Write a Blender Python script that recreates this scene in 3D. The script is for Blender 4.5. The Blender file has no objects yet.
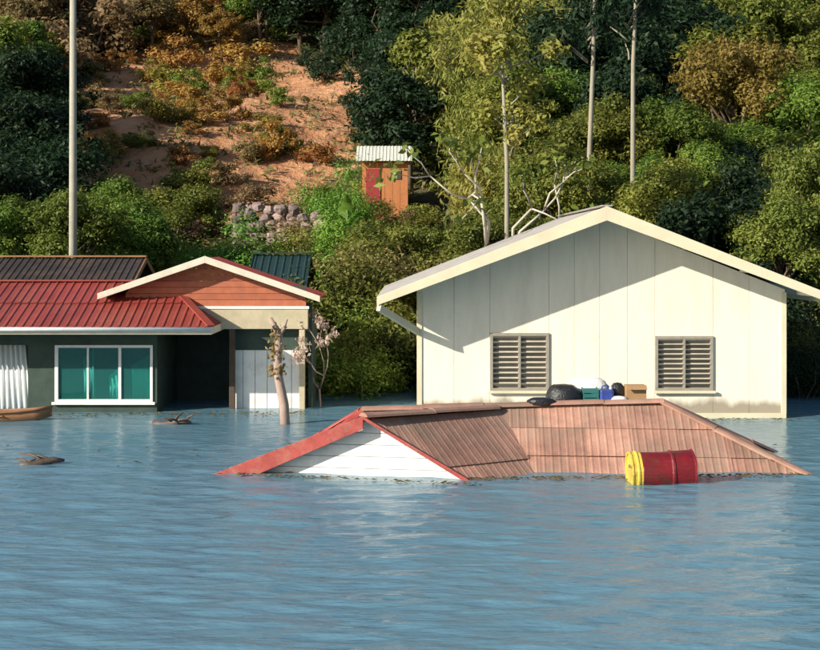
import bpy, math, random
import numpy as np
from mathutils import Vector, Matrix

# ------------------------------------------------------------------ camera, sky, sun, exposure
scene = bpy.context.scene
C = scene.collection
CAM_H = 3.9            # eye height above the flood water
FPX = 1500.0           # focal length in photo pixels (820 px wide)
HOR = 250.0            # photo row of the horizon

cam_d = bpy.data.cameras.new('camera')
cam = bpy.data.objects.new('camera', cam_d)
C.objects.link(cam)
cam.location = (0, 0, CAM_H)
cam.rotation_euler = (math.radians(90), 0, 0)
cam_d.sensor_width = 36.0
cam_d.lens = 36.0 * FPX / 820.0
cam_d.shift_y = (HOR - 325.0) / 820.0
cam_d.clip_end = 2000
scene.camera = cam

SUN_TRAVEL = Vector((1.90, 1.32, -1.03)).normalized()
SUN_EL = math.asin(-SUN_TRAVEL.z)
SUN_AZ = math.atan2(-SUN_TRAVEL.x, -SUN_TRAVEL.y)
world = bpy.data.worlds.new('World')
scene.world = world
world.use_nodes = True
wn = world.node_tree
for n in list(wn.nodes):
    wn.nodes.remove(n)
sky = wn.nodes.new('ShaderNodeTexSky')
sky.sky_type = 'NISHITA'
sky.sun_disc = False
sky.sun_elevation = SUN_EL
sky.sun_rotation = SUN_AZ
sky.air_density = 1.0
sky.dust_density = 1.0
sky.ozone_density = 1.2
bg = wn.nodes.new('ShaderNodeBackground')
bg.inputs['Strength'].default_value = 0.09
wo = wn.nodes.new('ShaderNodeOutputWorld')
wn.links.new(sky.outputs[0], bg.inputs['Color'])
wn.links.new(bg.outputs[0], wo.inputs['Surface'])

sun_d = bpy.data.lights.new('sun', 'SUN')
sun_d.energy = 5.0
sun_d.angle = math.radians(0.5)
sun_d.color = (1.0, 0.93, 0.80)
sun = bpy.data.objects.new('sun', sun_d)
C.objects.link(sun)
sun.location = (-30, -20, 30)
sun.rotation_euler = SUN_TRAVEL.to_track_quat('-Z', 'Y').to_euler()

scene.render.engine = 'CYCLES'
scene.view_settings.view_transform = 'Standard'
scene.view_settings.look = 'None'
scene.view_settings.gamma = 1.0
scene.view_settings.exposure = 0.45
scene.render.resolution_x = 1024
scene.render.resolution_y = 812

rnd = random.Random(7)
npr = np.random.default_rng(11)

def P(px, py, Y):
    """photo pixel at depth Y -> world point"""
    return Vector(((px - 410.0) / FPX * Y, Y, CAM_H - (py - HOR) / FPX * Y))

def proj(v):
    return 410.0 + v[0] / v[1] * FPX, HOR + (CAM_H - v[2]) / v[1] * FPX

# ------------------------------------------------------------------ materials
def nodes_of(name):
    m = bpy.data.materials.new(name)
    m.use_nodes = True
    nt = m.node_tree
    b = nt.nodes['Principled BSDF']
    return m, nt, b

def mat(name, col, rough=0.7, var=0.25, scale=3.0, bump=0.0, bscale=30.0, stain=None, stain_amt=0.5,
        stain_scale=1.2, metal=0.0, stretch=(1, 1, 1), rand=0.0, tide=0.0):
    """base colour broken by two noises, optional stain colour, optional fine bump"""
    m, nt, b = nodes_of(name)
    tc = nt.nodes.new('ShaderNodeTexCoord')
    mp = nt.nodes.new('ShaderNodeMapping')
    mp.inputs['Scale'].default_value = stretch
    nt.links.new(tc.outputs['Object'], mp.inputs['Vector'])
    n1 = nt.nodes.new('ShaderNodeTexNoise')
    n1.inputs['Scale'].default_value = scale
    n1.inputs['Detail'].default_value = 6
    n1.inputs['Roughness'].default_value = 0.65
    nt.links.new(mp.outputs[0], n1.inputs['Vector'])
    r = nt.nodes.new('ShaderNodeValToRGB')
    r.color_ramp.elements[0].position = 0.3
    r.color_ramp.elements[1].position = 0.7
    lo = [max(0, c * (1 - var)) for c in col]
    hi = [min(1, c * (1 + var)) for c in col]
    r.color_ramp.elements[0].color = (*lo, 1)
    r.color_ramp.elements[1].color = (*hi, 1)
    nt.links.new(n1.outputs['Fac'], r.inputs['Fac'])
    out = r.outputs['Color']
    if stain is not None:
        n2 = nt.nodes.new('ShaderNodeTexNoise')
        n2.inputs['Scale'].default_value = stain_scale
        n2.inputs['Detail'].default_value = 8
        n2.inputs['Roughness'].default_value = 0.7
        nt.links.new(mp.outputs[0], n2.inputs['Vector'])
        r2 = nt.nodes.new('ShaderNodeValToRGB')
        r2.color_ramp.elements[0].position = 0.48
        r2.color_ramp.elements[1].position = 0.72
        r2.color_ramp.elements[0].color = (0, 0, 0, 1)
        r2.color_ramp.elements[1].color = (stain_amt,) * 3 + (1,)
        nt.links.new(n2.outputs['Fac'], r2.inputs['Fac'])
        mx = nt.nodes.new('ShaderNodeMix')
        mx.data_type = 'RGBA'
        nt.links.new(r2.outputs['Color'], mx.inputs['Factor'])
        nt.links.new(out, mx.inputs[6])
        mx.inputs[7].default_value = (*stain, 1)
        out = mx.outputs[2]
    if rand > 0:
        oi = nt.nodes.new('ShaderNodeObjectInfo')
        mr = nt.nodes.new('ShaderNodeMapRange')
        mr.inputs[3].default_value = 1 - rand
        mr.inputs[4].default_value = 1 + rand
        nt.links.new(oi.outputs['Random'], mr.inputs[0])
        hs = nt.nodes.new('ShaderNodeHueSaturation')
        nt.links.new(mr.outputs[0], hs.inputs['Value'])
        nt.links.new(out, hs.inputs['Color'])
        out = hs.outputs['Color']
    if tide > 0:
        # muddy line the flood left on the wall
        sp = nt.nodes.new('ShaderNodeSeparateXYZ')
        nt.links.new(tc.outputs['Object'], sp.inputs[0])
        nz = nt.nodes.new('ShaderNodeTexNoise'); nz.inputs['Scale'].default_value = 2.5; nz.inputs['Detail'].default_value = 7
        mz = nt.nodes.new('ShaderNodeMapping'); mz.inputs['Scale'].default_value = (1, 1, .3)
        nt.links.new(tc.outputs['Object'], mz.inputs[0]); nt.links.new(mz.outputs[0], nz.inputs['Vector'])
        ma = nt.nodes.new('ShaderNodeMath'); ma.operation = 'MULTIPLY_ADD'
        nt.links.new(nz.outputs['Fac'], ma.inputs[0]); ma.inputs[1].default_value = -.55
        nt.links.new(sp.outputs['Z'], ma.inputs[2])
        mr2 = nt.nodes.new('ShaderNodeMapRange')
        mr2.inputs[1].default_value = tide - .30; mr2.inputs[2].default_value = tide - .12
        mr2.inputs[3].default_value = .75; mr2.inputs[4].default_value = 0
        nt.links.new(ma.outputs[0], mr2.inputs[0])
        mt_ = nt.nodes.new('ShaderNodeMix'); mt_.data_type = 'RGBA'
        nt.links.new(mr2.outputs[0], mt_.inputs['Factor'])
        nt.links.new(out, mt_.inputs[6]); mt_.inputs[7].default_value = (.20, .15, .09, 1)
        out = mt_.outputs[2]
    nt.links.new(out, b.inputs['Base Color'])
    b.inputs['Roughness'].default_value = rough
    b.inputs['Metallic'].default_value = metal
    if bump > 0:
        n3 = nt.nodes.new('ShaderNodeTexNoise')
        n3.inputs['Scale'].default_value = bscale
        n3.inputs['Detail'].default_value = 5
        nt.links.new(mp.outputs[0], n3.inputs['Vector'])
        bp = nt.nodes.new('ShaderNodeBump')
        bp.inputs['Strength'].default_value = bump
        bp.inputs['Distance'].default_value = 0.02
        nt.links.new(n3.outputs['Fac'], bp.inputs['Height'])
        nt.links.new(bp.outputs[0], b.inputs['Normal'])
    return m

def leaf_mat(name, c1, c2, rand=0.25, hue=0.02, scale=1.1):
    """foliage: colour varies leaf to leaf (attribute), clump to clump (noise), plant to plant"""
    m, nt, b = nodes_of(name)
    at = nt.nodes.new('ShaderNodeAttribute')
    at.attribute_name = 'tint'
    mx = nt.nodes.new('ShaderNodeMix')
    mx.data_type = 'RGBA'
    nt.links.new(at.outputs['Fac'], mx.inputs['Factor'])
    mx.inputs[6].default_value = (*[c * 1.42 for c in c1], 1)
    mx.inputs[7].default_value = (*[c * 1.42 for c in c2], 1)
    oi = nt.nodes.new('ShaderNodeObjectInfo')
    hs = nt.nodes.new('ShaderNodeHueSaturation')
    mr = nt.nodes.new('ShaderNodeMapRange')
    mr.inputs[3].default_value = 1 - rand
    mr.inputs[4].default_value = 1 + rand
    nt.links.new(oi.outputs['Random'], mr.inputs[0])
    nt.links.new(mr.outputs[0], hs.inputs['Value'])
    mu = nt.nodes.new('ShaderNodeMath')
    mu.operation = 'MULTIPLY'
    mu.inputs[1].default_value = 7.31
    fr = nt.nodes.new('ShaderNodeMath')
    fr.operation = 'FRACT'
    mh = nt.nodes.new('ShaderNodeMapRange')
    mh.inputs[3].default_value = 0.5 - hue
    mh.inputs[4].default_value = 0.5 + hue
    nt.links.new(oi.outputs['Random'], mu.inputs[0])
    nt.links.new(mu.outputs[0], fr.inputs[0])
    nt.links.new(fr.outputs[0], mh.inputs[0])
    nt.links.new(mh.outputs[0], hs.inputs['Hue'])
    nt.links.new(mx.outputs[2], hs.inputs['Color'])
    nt.links.new(hs.outputs[0], b.inputs['Base Color'])
    b.inputs['Roughness'].default_value = 0.55
    b.inputs['Specular IOR Level'].default_value = 0.3
    tr = nt.nodes.new('ShaderNodeBsdfTranslucent')
    nt.links.new(hs.outputs[0], tr.inputs['Color'])
    ms = nt.nodes.new('ShaderNodeMixShader')
    ms.inputs[0].default_value = 0.38
    out = nt.nodes['Material Output']
    nt.links.new(b.outputs[0], ms.inputs[1])
    nt.links.new(tr.outputs[0], ms.inputs[2])
    nt.links.new(ms.outputs[0], out.inputs['Surface'])
    return m

M = {}
M['cream'] = mat('cream_wall_paint', (0.85, 0.775, 0.63), 0.75, 0.05, 2.5, 0.25, 60, (0.52, 0.43, 0.32), 0.36, 1.6, stretch=(1, 1, 0.22), tide=.32)
M['joint'] = mat('joint_filler', (0.60, 0.55, 0.44), 0.85, 0.2)
M['cream_trim'] = mat('cream_trim_paint', (0.70, 0.63, 0.44), 0.6, 0.10, 4, 0.2, 40, (0.36, 0.30, 0.2), 0.4, 2.0)
M['soffit'] = mat('soffit_board', (0.56, 0.53, 0.47), 0.8, 0.1, 4, 0.2, 40, (0.3, 0.27, 0.22), 0.4, 2.0)
M['white'] = mat('white_paint', (0.82, 0.81, 0.77), 0.65, 0.05, 3, 0.2, 50, (0.46, 0.42, 0.34), 0.45, 2.2, tide=.0)
M['off_white'] = mat('off_white_paint', (0.64, 0.58, 0.46), 0.65, 0.1, 3, 0.2, 50, (0.4, 0.36, 0.28), 0.5, 2)
M['core'] = mat('dark_backing', (0.06, 0.055, 0.05), 0.9, 0.2)
M['louvre'] = mat('brown_grey_louvre', (0.24, 0.215, 0.18), 0.45, 0.15, 6, 0.1, 40, rand=0.25)
M['window_frame'] = mat('weathered_window_frame', (0.30, 0.27, 0.22), 0.6, 0.15, 6)
M['grey_roof'] = mat('galvanised_roof', (0.42, 0.40, 0.37), 0.5, 0.15, 3, 0, 1, (0.28, 0.14, 0.08), 0.5, 1.0, metal=0.3)
M['pink_roof'] = mat('faded_red_brown_roof', (0.37, 0.195, 0.140), 0.75, 0.26, 2.6, 0.3, 25, (0.30, 0.22, 0.16), 0.95, 0.9, rand=0.24)
M['red_trim'] = mat('red_trim_paint', (0.33, 0.05, 0.04), 0.65, 0.3, 4, 0.25, 40, (0.34, 0.17, 0.12), 0.75, 3)
M['red_roof'] = mat('red_metal_roof', (0.27, 0.045, 0.034), 0.5, 0.14, 2, 0.2, 25, (0.27, 0.09, 0.06), 0.5, 1.0, rand=0.10)
M['gable_red'] = mat('rust_red_board', (0.42, 0.125, 0.06), 0.7, 0.16, 5, 0.3, 40, (0.3, 0.12, 0.08), 0.5, 2, rand=0.16)
M['beige'] = mat('beige_beam', (0.50, 0.42, 0.28), 0.75, 0.12, 4, 0.2, 30, (0.34, 0.36, 0.2), 0.5, 1.5)
M['eave_shade_green'] = mat('eave_shade_green', (0.035, 0.06, 0.045), 0.7, 0.3, 3, 0.2, 30)  # wall green with the shade under the eave put into its colour
M['dark_wood'] = mat('dark_wood', (0.07, 0.045, 0.03), 0.7, 0.3, 6, 0.3, 40, stretch=(1, 1, 6))
M['dark_roof'] = mat('blackened_brown_roof', (0.028, 0.02, 0.018), 0.85, 0.3, 3, 0.2, 20, (0.15, 0.09, 0.05), 0.5, 1.2, rand=0.2)
M['teal_roof'] = mat('dark_teal_roof', (0.006, 0.030, 0.030), 0.7, 0.2, 3, rand=0.15)
M['concrete'] = mat('pole_concrete', (0.36, 0.34, 0.27), 0.85, 0.12, 5, 0.3, 60)
M['grey_concrete'] = mat('grey_ledge_concrete', (0.25, 0.25, 0.30), 0.85, 0.15, 4, 0.3, 30)
M['stone'] = mat('purple_grey_stone', (0.30, 0.215, 0.20), 0.9, 0.35, 4, 0.6, 9, (0.16, 0.13, 0.07), 0.8, 2, rand=0.4)
M['bark'] = mat('brown_bark', (0.13, 0.09, 0.06), 0.9, 0.35, 8, 0.5, 30, stretch=(1, 1, 0.3), rand=0.2)
M['pale_bark'] = mat('pale_bark', (0.30, 0.27, 0.20), 0.85, 0.2, 5, 0.4, 20, (0.2, 0.18, 0.12), 0.6, 2.5, stretch=(1, 1, 0.6))
M['white_bark'] = mat('whitish_bark', (0.52, 0.47, 0.37), 0.85, 0.2, 5, 0.4, 20, (0.25, 0.22, 0.16), 0.6, 2.5)
M['pink_bark'] = mat('pinkish_bark', (0.38, 0.27, 0.22), 0.85, 0.2, 5, 0.4, 20, (0.15, 0.11, 0.08), 0.6, 2.5)
M['wood'] = mat('boat_wood', (0.27, 0.13, 0.06), 0.6, 0.25, 5, 0.2, 40, stretch=(0.3, 1, 1))
M['driftwood'] = mat('wet_driftwood', (0.10, 0.07, 0.05), 0.55, 0.3, 8, 0.4, 30)
M['hull'] = mat('blue_grey_hull', (0.16, 0.22, 0.27), 0.5, 0.15, 5)
M['tarp'] = mat('white_tarp', (0.78, 0.79, 0.80), 0.6, 0.04, 6, 0.3, 10)
M['black_bag'] = mat('black_plastic', (0.018, 0.018, 0.02), 0.4, 0.2, 8, 1.0, 22)
M['teal_plastic'] = mat('teal_plastic', (0.03, 0.15, 0.14), 0.5, 0.2, 6)
M['blue_plastic'] = mat('blue_plastic', (0.03, 0.055, 0.24), 0.5, 0.2, 6)
M['sack'] = mat('white_sack', (0.74, 0.73, 0.70), 0.8, 0.06, 8, 0.5, 25)
M['cardboard'] = mat('cardboard', (0.36, 0.21, 0.10), 0.85, 0.08, 6)
M['drum_red'] = mat('red_drum_paint', (0.17, 0.009, 0.013), 0.42, 0.25, 5, 0.25, 12, (0.09, 0.035, 0.02), 0.85, 4)
M['drum_yellow'] = mat('yellow_drum_paint', (0.72, 0.50, 0.07), 0.45, 0.15, 5, 0.25, 12, (0.22, 0.12, 0.04), 0.75, 4)
M['orange_wall'] = mat('orange_wall', (0.46, 0.17, 0.06), 0.8, 0.15, 3, 0.2, 30)
M['cloth_red'] = mat('red_cloth', (0.30, 0.03, 0.03), 0.8, 0.1)
M['pale_roof'] = mat('pale_hut_roof', (0.60, 0.60, 0.52), 0.5, 0.1, 3)
M['steel'] = mat('dull_steel', (0.35, 0.35, 0.34), 0.45, 0.1, metal=0.8)
M['curtain'] = mat('white_curtain', (0.66, 0.68, 0.66), 0.85, 0.06, 5)

def glass_mat():
    m, nt, b = nodes_of('teal_glass')
    b.inputs['Base Color'].default_value = (0.08, 0.50, 0.45, 1)
    b.inputs['Roughness'].default_value = 0.06
    b.inputs['Transmission Weight'].default_value = 0.86
    b.inputs['IOR'].default_value = 1.5
    n = nt.nodes.new('ShaderNodeTexNoise')
    n.inputs['Scale'].default_value = 1.5
    bp = nt.nodes.new('ShaderNodeBump')
    bp.inputs['Strength'].default_value = 0.08
    nt.links.new(n.outputs['Fac'], bp.inputs['Height'])
    nt.links.new(bp.outputs[0], b.inputs['Normal'])
    return m
M['glass'] = glass_mat()

L = {
    'olive': leaf_mat('olive_leaf', (0.072, 0.100, 0.016), (0.190, 0.195, 0.038)),
    'dark': leaf_mat('dark_and_shadow_leaf', (0.009, 0.022, 0.010), (0.024, 0.047, 0.018)),  # dark green foliage; its tone also stands in for deep forest shadow
    'bamboo': leaf_mat('yellow_green_leaf', (0.120, 0.142, 0.022), (0.270, 0.250, 0.060)),
    'green': leaf_mat('mid_green_leaf', (0.065, 0.120, 0.018), (0.170, 0.220, 0.035)),
    'rust': leaf_mat('rust_leaf', (0.230, 0.105, 0.030), (0.340, 0.205, 0.055)),
    'tan': leaf_mat('dry_tan_leaf', (0.150, 0.105, 0.045), (0.260, 0.190, 0.085)),
    'bright': leaf_mat('bright_leaf', (0.080, 0.190, 0.020), (0.180, 0.310, 0.050)),
    'gold': leaf_mat('gold_olive_leaf', (0.165, 0.145, 0.026), (0.270, 0.220, 0.050)),
    'pink': leaf_mat('pink_blossom', (0.40, 0.26, 0.24), (0.50, 0.40, 0.34)),
    'cover': leaf_mat('ground_cover_leaf', (0.060, 0.075, 0.020), (0.190, 0.150, 0.055)),
}

# ------------------------------------------------------------------ mesh helpers
class MB:
    def __init__(s):
        s.v = []; s.f = []
    def box(s, x0, x1, y0, y1, z0, z1, mtx=None):
        b = len(s.v)
        for z in (z0, z1):
            for (x, y) in ((x0, y0), (x1, y0), (x1, y1), (x0, y1)):
                p = Vector((x, y, z))
                s.v.append(tuple(mtx @ p if mtx else p))
        for f in ((0, 3, 2, 1), (4, 5, 6, 7), (0, 1, 5, 4), (1, 2, 6, 5), (2, 3, 7, 6), (3, 0, 4, 7)):
            s.f.append(tuple(b + i for i in f))
        return s
    def beam(s, a, b_, w, h, up=(0, 0, 1)):
        a = Vector(a); b_ = Vector(b_)
        d = b_ - a
        l = d.length
        d.normalize()
        side = d.cross(Vector(up))
        if side.length < 1e-4:
            side = Vector((1, 0, 0))
        side.normalize()
        u = side.cross(d)
        mt = Matrix((( d.x, side.x, u.x, a.x), (d.y, side.y, u.y, a.y), (d.z, side.z, u.z, a.z), (0, 0, 0, 1)))
        return s.box(0, l, -w / 2, w / 2, -h / 2, h / 2, mt)
    def prism(s, pts, off):
        """planar polygon extruded by vector off"""
        n = len(pts); b = len(s.v)
        off = Vector(off)
        for p in pts: s.v.append(tuple(p))
        for p in pts: s.v.append(tuple(Vector(p) + off))
        s.f.append(tuple(b + i for i in range(n)))
        s.f.append(tuple(b + n + i for i in reversed(range(n))))
        for i in range(n):
            j = (i + 1) % n
            s.f.append((b + j, b + i, b + n + i, b + n + j))
        return s
    def tube(s, pts, rad, seg=7, cap=True):
        pts = [Vector(p) for p in pts]
        rings = []
        for i, p in enumerate(pts):
            if i == 0: d = pts[1] - pts[0]
            elif i == len(pts) - 1: d = pts[-1] - pts[-2]
            else: d = pts[i + 1] - pts[i - 1]
            d.normalize()
            a = d.cross(Vector((0.13, 0.97, 0.2)))
            if a.length < 0.1: a = d.cross(Vector((1, 0, 0)))
            a.normalize(); c = d.cross(a)
            r = rad[i] if isinstance(rad, (list, tuple)) else rad
            ring = []
            for k in range(seg):
                t = 2 * math.pi * k / seg
                s.v.append(tuple(p + a * (r * math.cos(t)) + c * (r * math.sin(t))))
                ring.append(len(s.v) - 1)
            rings.append(ring)
        for i in range(len(rings) - 1):
            for k in range(seg):
                s.f.append((rings[i][k], rings[i][(k + 1) % seg], rings[i + 1][(k + 1) % seg], rings[i + 1][k]))
        if cap:
            s.f.append(tuple(reversed(rings[0]))); s.f.append(tuple(rings[-1]))
        return s
    def lathe(s, prof, axis_o, axis_d, seg=28, dent=0.0):
        """prof: list of (distance along axis, radius)"""
        o = Vector(axis_o); d = Vector(axis_d).normalized()
        a = d.cross(Vector((0, 0, 1)))
        if a.length < 0.1: a = Vector((1, 0, 0))
        a.normalize(); c = d.cross(a)
        rings = []
        for (t, r) in prof:
            ring = []
            for k in range(seg):
                th = 2 * math.pi * k / seg
                rr = r * (1 - dent * max(0, math.sin(3 * th + t * 5) * math.sin(th * 2 - t * 9 + 1)))
                s.v.append(tuple(o + d * t + a * (rr * math.cos(th)) + c * (rr * math.sin(th))))
                ring.append(len(s.v) - 1)
            rings.append(ring)
        for i in range(len(rings) - 1):
            for k in range(seg):
                s.f.append((rings[i][k], rings[i][(k + 1) % seg], rings[i + 1][(k + 1) % seg], rings[i + 1][k]))
        s.f.append(tuple(reversed(rings[0]))); s.f.append(tuple(rings[-1]))
        return s
    def mesh(s, name):
        me = bpy.data.meshes.new(name)
        me.from_pydata(s.v, [], s.f)
        me.update()
        return me
    def build(s, name, m, parent=None, bevel=0.0, smooth=False, label=None):
        me = s.mesh(name)
        me.materials.append(m)
        o = bpy.data.objects.new(name, me)
        C.objects.link(o)
        if parent is not None:
            o.parent = parent
            # parts are modelled in place: only the thing's Empty has a location to undo
            o.matrix_parent_inverse = Matrix.Translation(-Vector(parent.location)) if parent.type == 'EMPTY' else Matrix()
        if smooth:
            me.polygons.foreach_set('use_smooth', [True] * len(me.polygons))
        if bevel > 0:
            bv = o.modifiers.new('bevel', 'BEVEL')
            bv.width = bevel; bv.segments = 2; bv.limit_method = 'ANGLE'
        if label: o['label'] = label
        return o

def thing(name, label, cat, loc=(0, 0, 0), group=None):
    o = bpy.data.objects.new(name, None)
    o.empty_display_size = 0.3
    C.objects.link(o)
    o.location = loc
    o['label'] = label; o['category'] = cat
    if group: o['group'] = group
    return o

def tag(o, label, cat, group=None):
    o['label'] = label; o['category'] = cat
    if group: o['group'] = group
    return o

def struct(o):
    o['kind'] = 'structure'
    return o

def clip(poly, a, b, c):
    """keep a*x+b*y<=c"""
    out = []
    n = len(poly)
    for i in range(n):
        p, q = poly[i], poly[(i + 1) % n]
        dp = a * p[0] + b * p[1] - c; dq = a * q[0] + b * q[1] - c
        if dp <= 0: out.append(p)
        if (dp < 0 < dq) or (dq < 0 < dp):
            t = dp / (dp - dq)
            out.append((p[0] + (q[0] - p[0]) * t, p[1] + (q[1] - p[1]) * t))
    return out

def roof_sheets(parent, poly, m, width=0.8, courses=1, lap=0.02, rib=0.022, pitch=0.2, name='roof_sheet', thick=0.006, jitter=0.0, off=0.0):
    """a roof plane laid with ribbed metal sheets, each a mesh of its own. poly[0]->poly[1] is the eave"""
    poly = [Vector(p) for p in poly]
    s_ax = (poly[1] - poly[0]).normalized()
    nrm = s_ax.cross(poly[2] - poly[0]).normalized()
    if nrm.z < 0: nrm = -nrm
    t_ax = nrm.cross(s_ax).normalized()
    if t_ax.z < 0: t_ax = -t_ax
    o = poly[0]
    p2 = [((p - o).dot(s_ax), (p - o).dot(t_ax)) for p in poly]
    area = sum(p2[i][0] * p2[(i + 1) % len(p2)][1] - p2[(i + 1) % len(p2)][0] * p2[i][1] for i in range(len(p2)))
    if area < 0: p2 = p2[::-1]
    smin = min(p[0] for p in p2); smax = max(p[0] for p in p2)
    tmin = min(p[1] for p in p2); tmax = max(p[1] for p in p2)
    ns = max(1, round((smax - smin) / width))
    w = (smax - smin) / ns
    ct = (tmax - tmin) / courses
    for j in range(courses):
        for i in range(ns):
            s0 = smin + i * w; s1 = s0 + w
            t0 = tmin + j * ct; t1 = t0 + ct + (0.06 if j < courses - 1 else 0)
            prof = []
            k = s0
            nr = max(1, round(w / pitch)); pw = w / nr
            for q in range(nr):
                b = s0 + q * pw
                prof += [(b, 0), (b + pw * 0.30, 0), (b + pw * 0.42, rib), (b + pw * 0.58, rib), (b + pw * 0.70, 0)]
            prof.append((s1, 0))
            mb = MB()
            dz = 0.012 * (courses - 1 - j) * -1 + off + rnd.uniform(0, jitter)
            tilt = rnd.uniform(-jitter, jitter) * 0.5
            for q in range(len(prof) - 1):
                a0, h0 = prof[q]; a1, h1 = prof[q + 1]
                if a1 - a0 < 1e-5: continue
                cell = [(a0, t0), (a1, t0), (a1, t1), (a0, t1)]
                # clip cell by convex roof polygon
                for e in range(len(p2)):
                    A = p2[e]; B = p2[(e + 1) % len(p2)]
                    ex, ey = B[0] - A[0], B[1] - A[1]
                    # inside = left of edge:  ex*(y-Ay)-ey*(x-Ax) >= 0
                    cell = clip(cell, ey, -ex, ey * A[0] - ex * A[1])
                    if len(cell) < 3: break
                if len(cell) < 3: continue
                b0 = len(mb.v)
                for (sx, ty) in cell:
                    f = (sx - a0) / (a1 - a0)
                    h = h0 + (h1 - h0) * f + dz + (t1 - ty) / ct * 0.014 + tilt * (ty - t0) / ct
                    mb.v.append(tuple(o + s_ax * sx + t_ax * ty + nrm * h))
                mb.f.append(tuple(range(b0, b0 + len(cell))))
            if not mb.f: continue
            ob = mb.build(name, m, parent)
            sm = ob.modifiers.new('thickness', 'SOLIDIFY')
            sm.thickness = thick; sm.offset = -1
    return nrm

def copy_tree(root, loc, rz=0.0, scale=(1, 1, 1), mats=None, tilt=0.0):
    r = root.copy(); C.objects.link(r)
    r.location = loc; r.rotation_euler = (tilt, tilt * 0.7, rz); r.scale = scale
    for ch in root.children:
        c = ch.copy(); C.objects.link(c); c.parent = r
        if mats and ch.name.split('.')[0] in mats:
            c.material_slots[0].link = 'OBJECT'
            c.material_slots[0].material = mats[ch.name.split('.')[0]]
    return r

# ------------------------------------------------------------------ terrain and water
def fnoise(x, y):
    return (math.sin(x * 0.21 + 1.3) * math.cos(y * 0.17 - 0.4) * 0.55 + math.sin(x * 0.09 - y * 0.12 + 2.0) * 0.8
            + math.sin(x * 0.47 + y * 0.31) * 0.22 + math.sin(x * 0.9 - y * 0.77 + 0.5) * 0.10)

def ground_z(x, y):
    yy = y + math.sin(x * 0.13) * 1.2 - 0.012 * x
    if yy < 44: b = -2.6 + 2.6 * max(0.0, (yy - 34) / 10.0) ** 2 if yy > 34 else -2.6
    elif yy < 62: b = 1.4 * (yy - 44) / 18.0
    elif yy < 160: b = 1.4 + (yy - 62) * 0.30 * min(1.0, 0.75 + (yy - 62) / 80.0)
    else: b = 1.4 + 98 * 0.30 + (yy - 160) * 0.03
    amp = max(0.0, min(1.0, (yy - 46) / 25.0))
    return b + fnoise(x, y) * amp

def clay_amount(x, y):
    px, py = proj((x, max(y, 1), ground_z(x, y)))
    if y < 60: return 0.0
    # an old landslip on the slope, longer than wide
    cx, cy = -13.2 - (y - 105) * 0.09, 106
    e = ((x - cx) / 10.5) ** 2 + ((y - cy) / 31.0) ** 2
    e += 0.25 * math.sin(x * 0.8 + y * 0.2) * math.sin(y * 0.23 - x * 0.3)
    return max(0.0, min(1.0, (1.25 - e) / 0.5))

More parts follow.
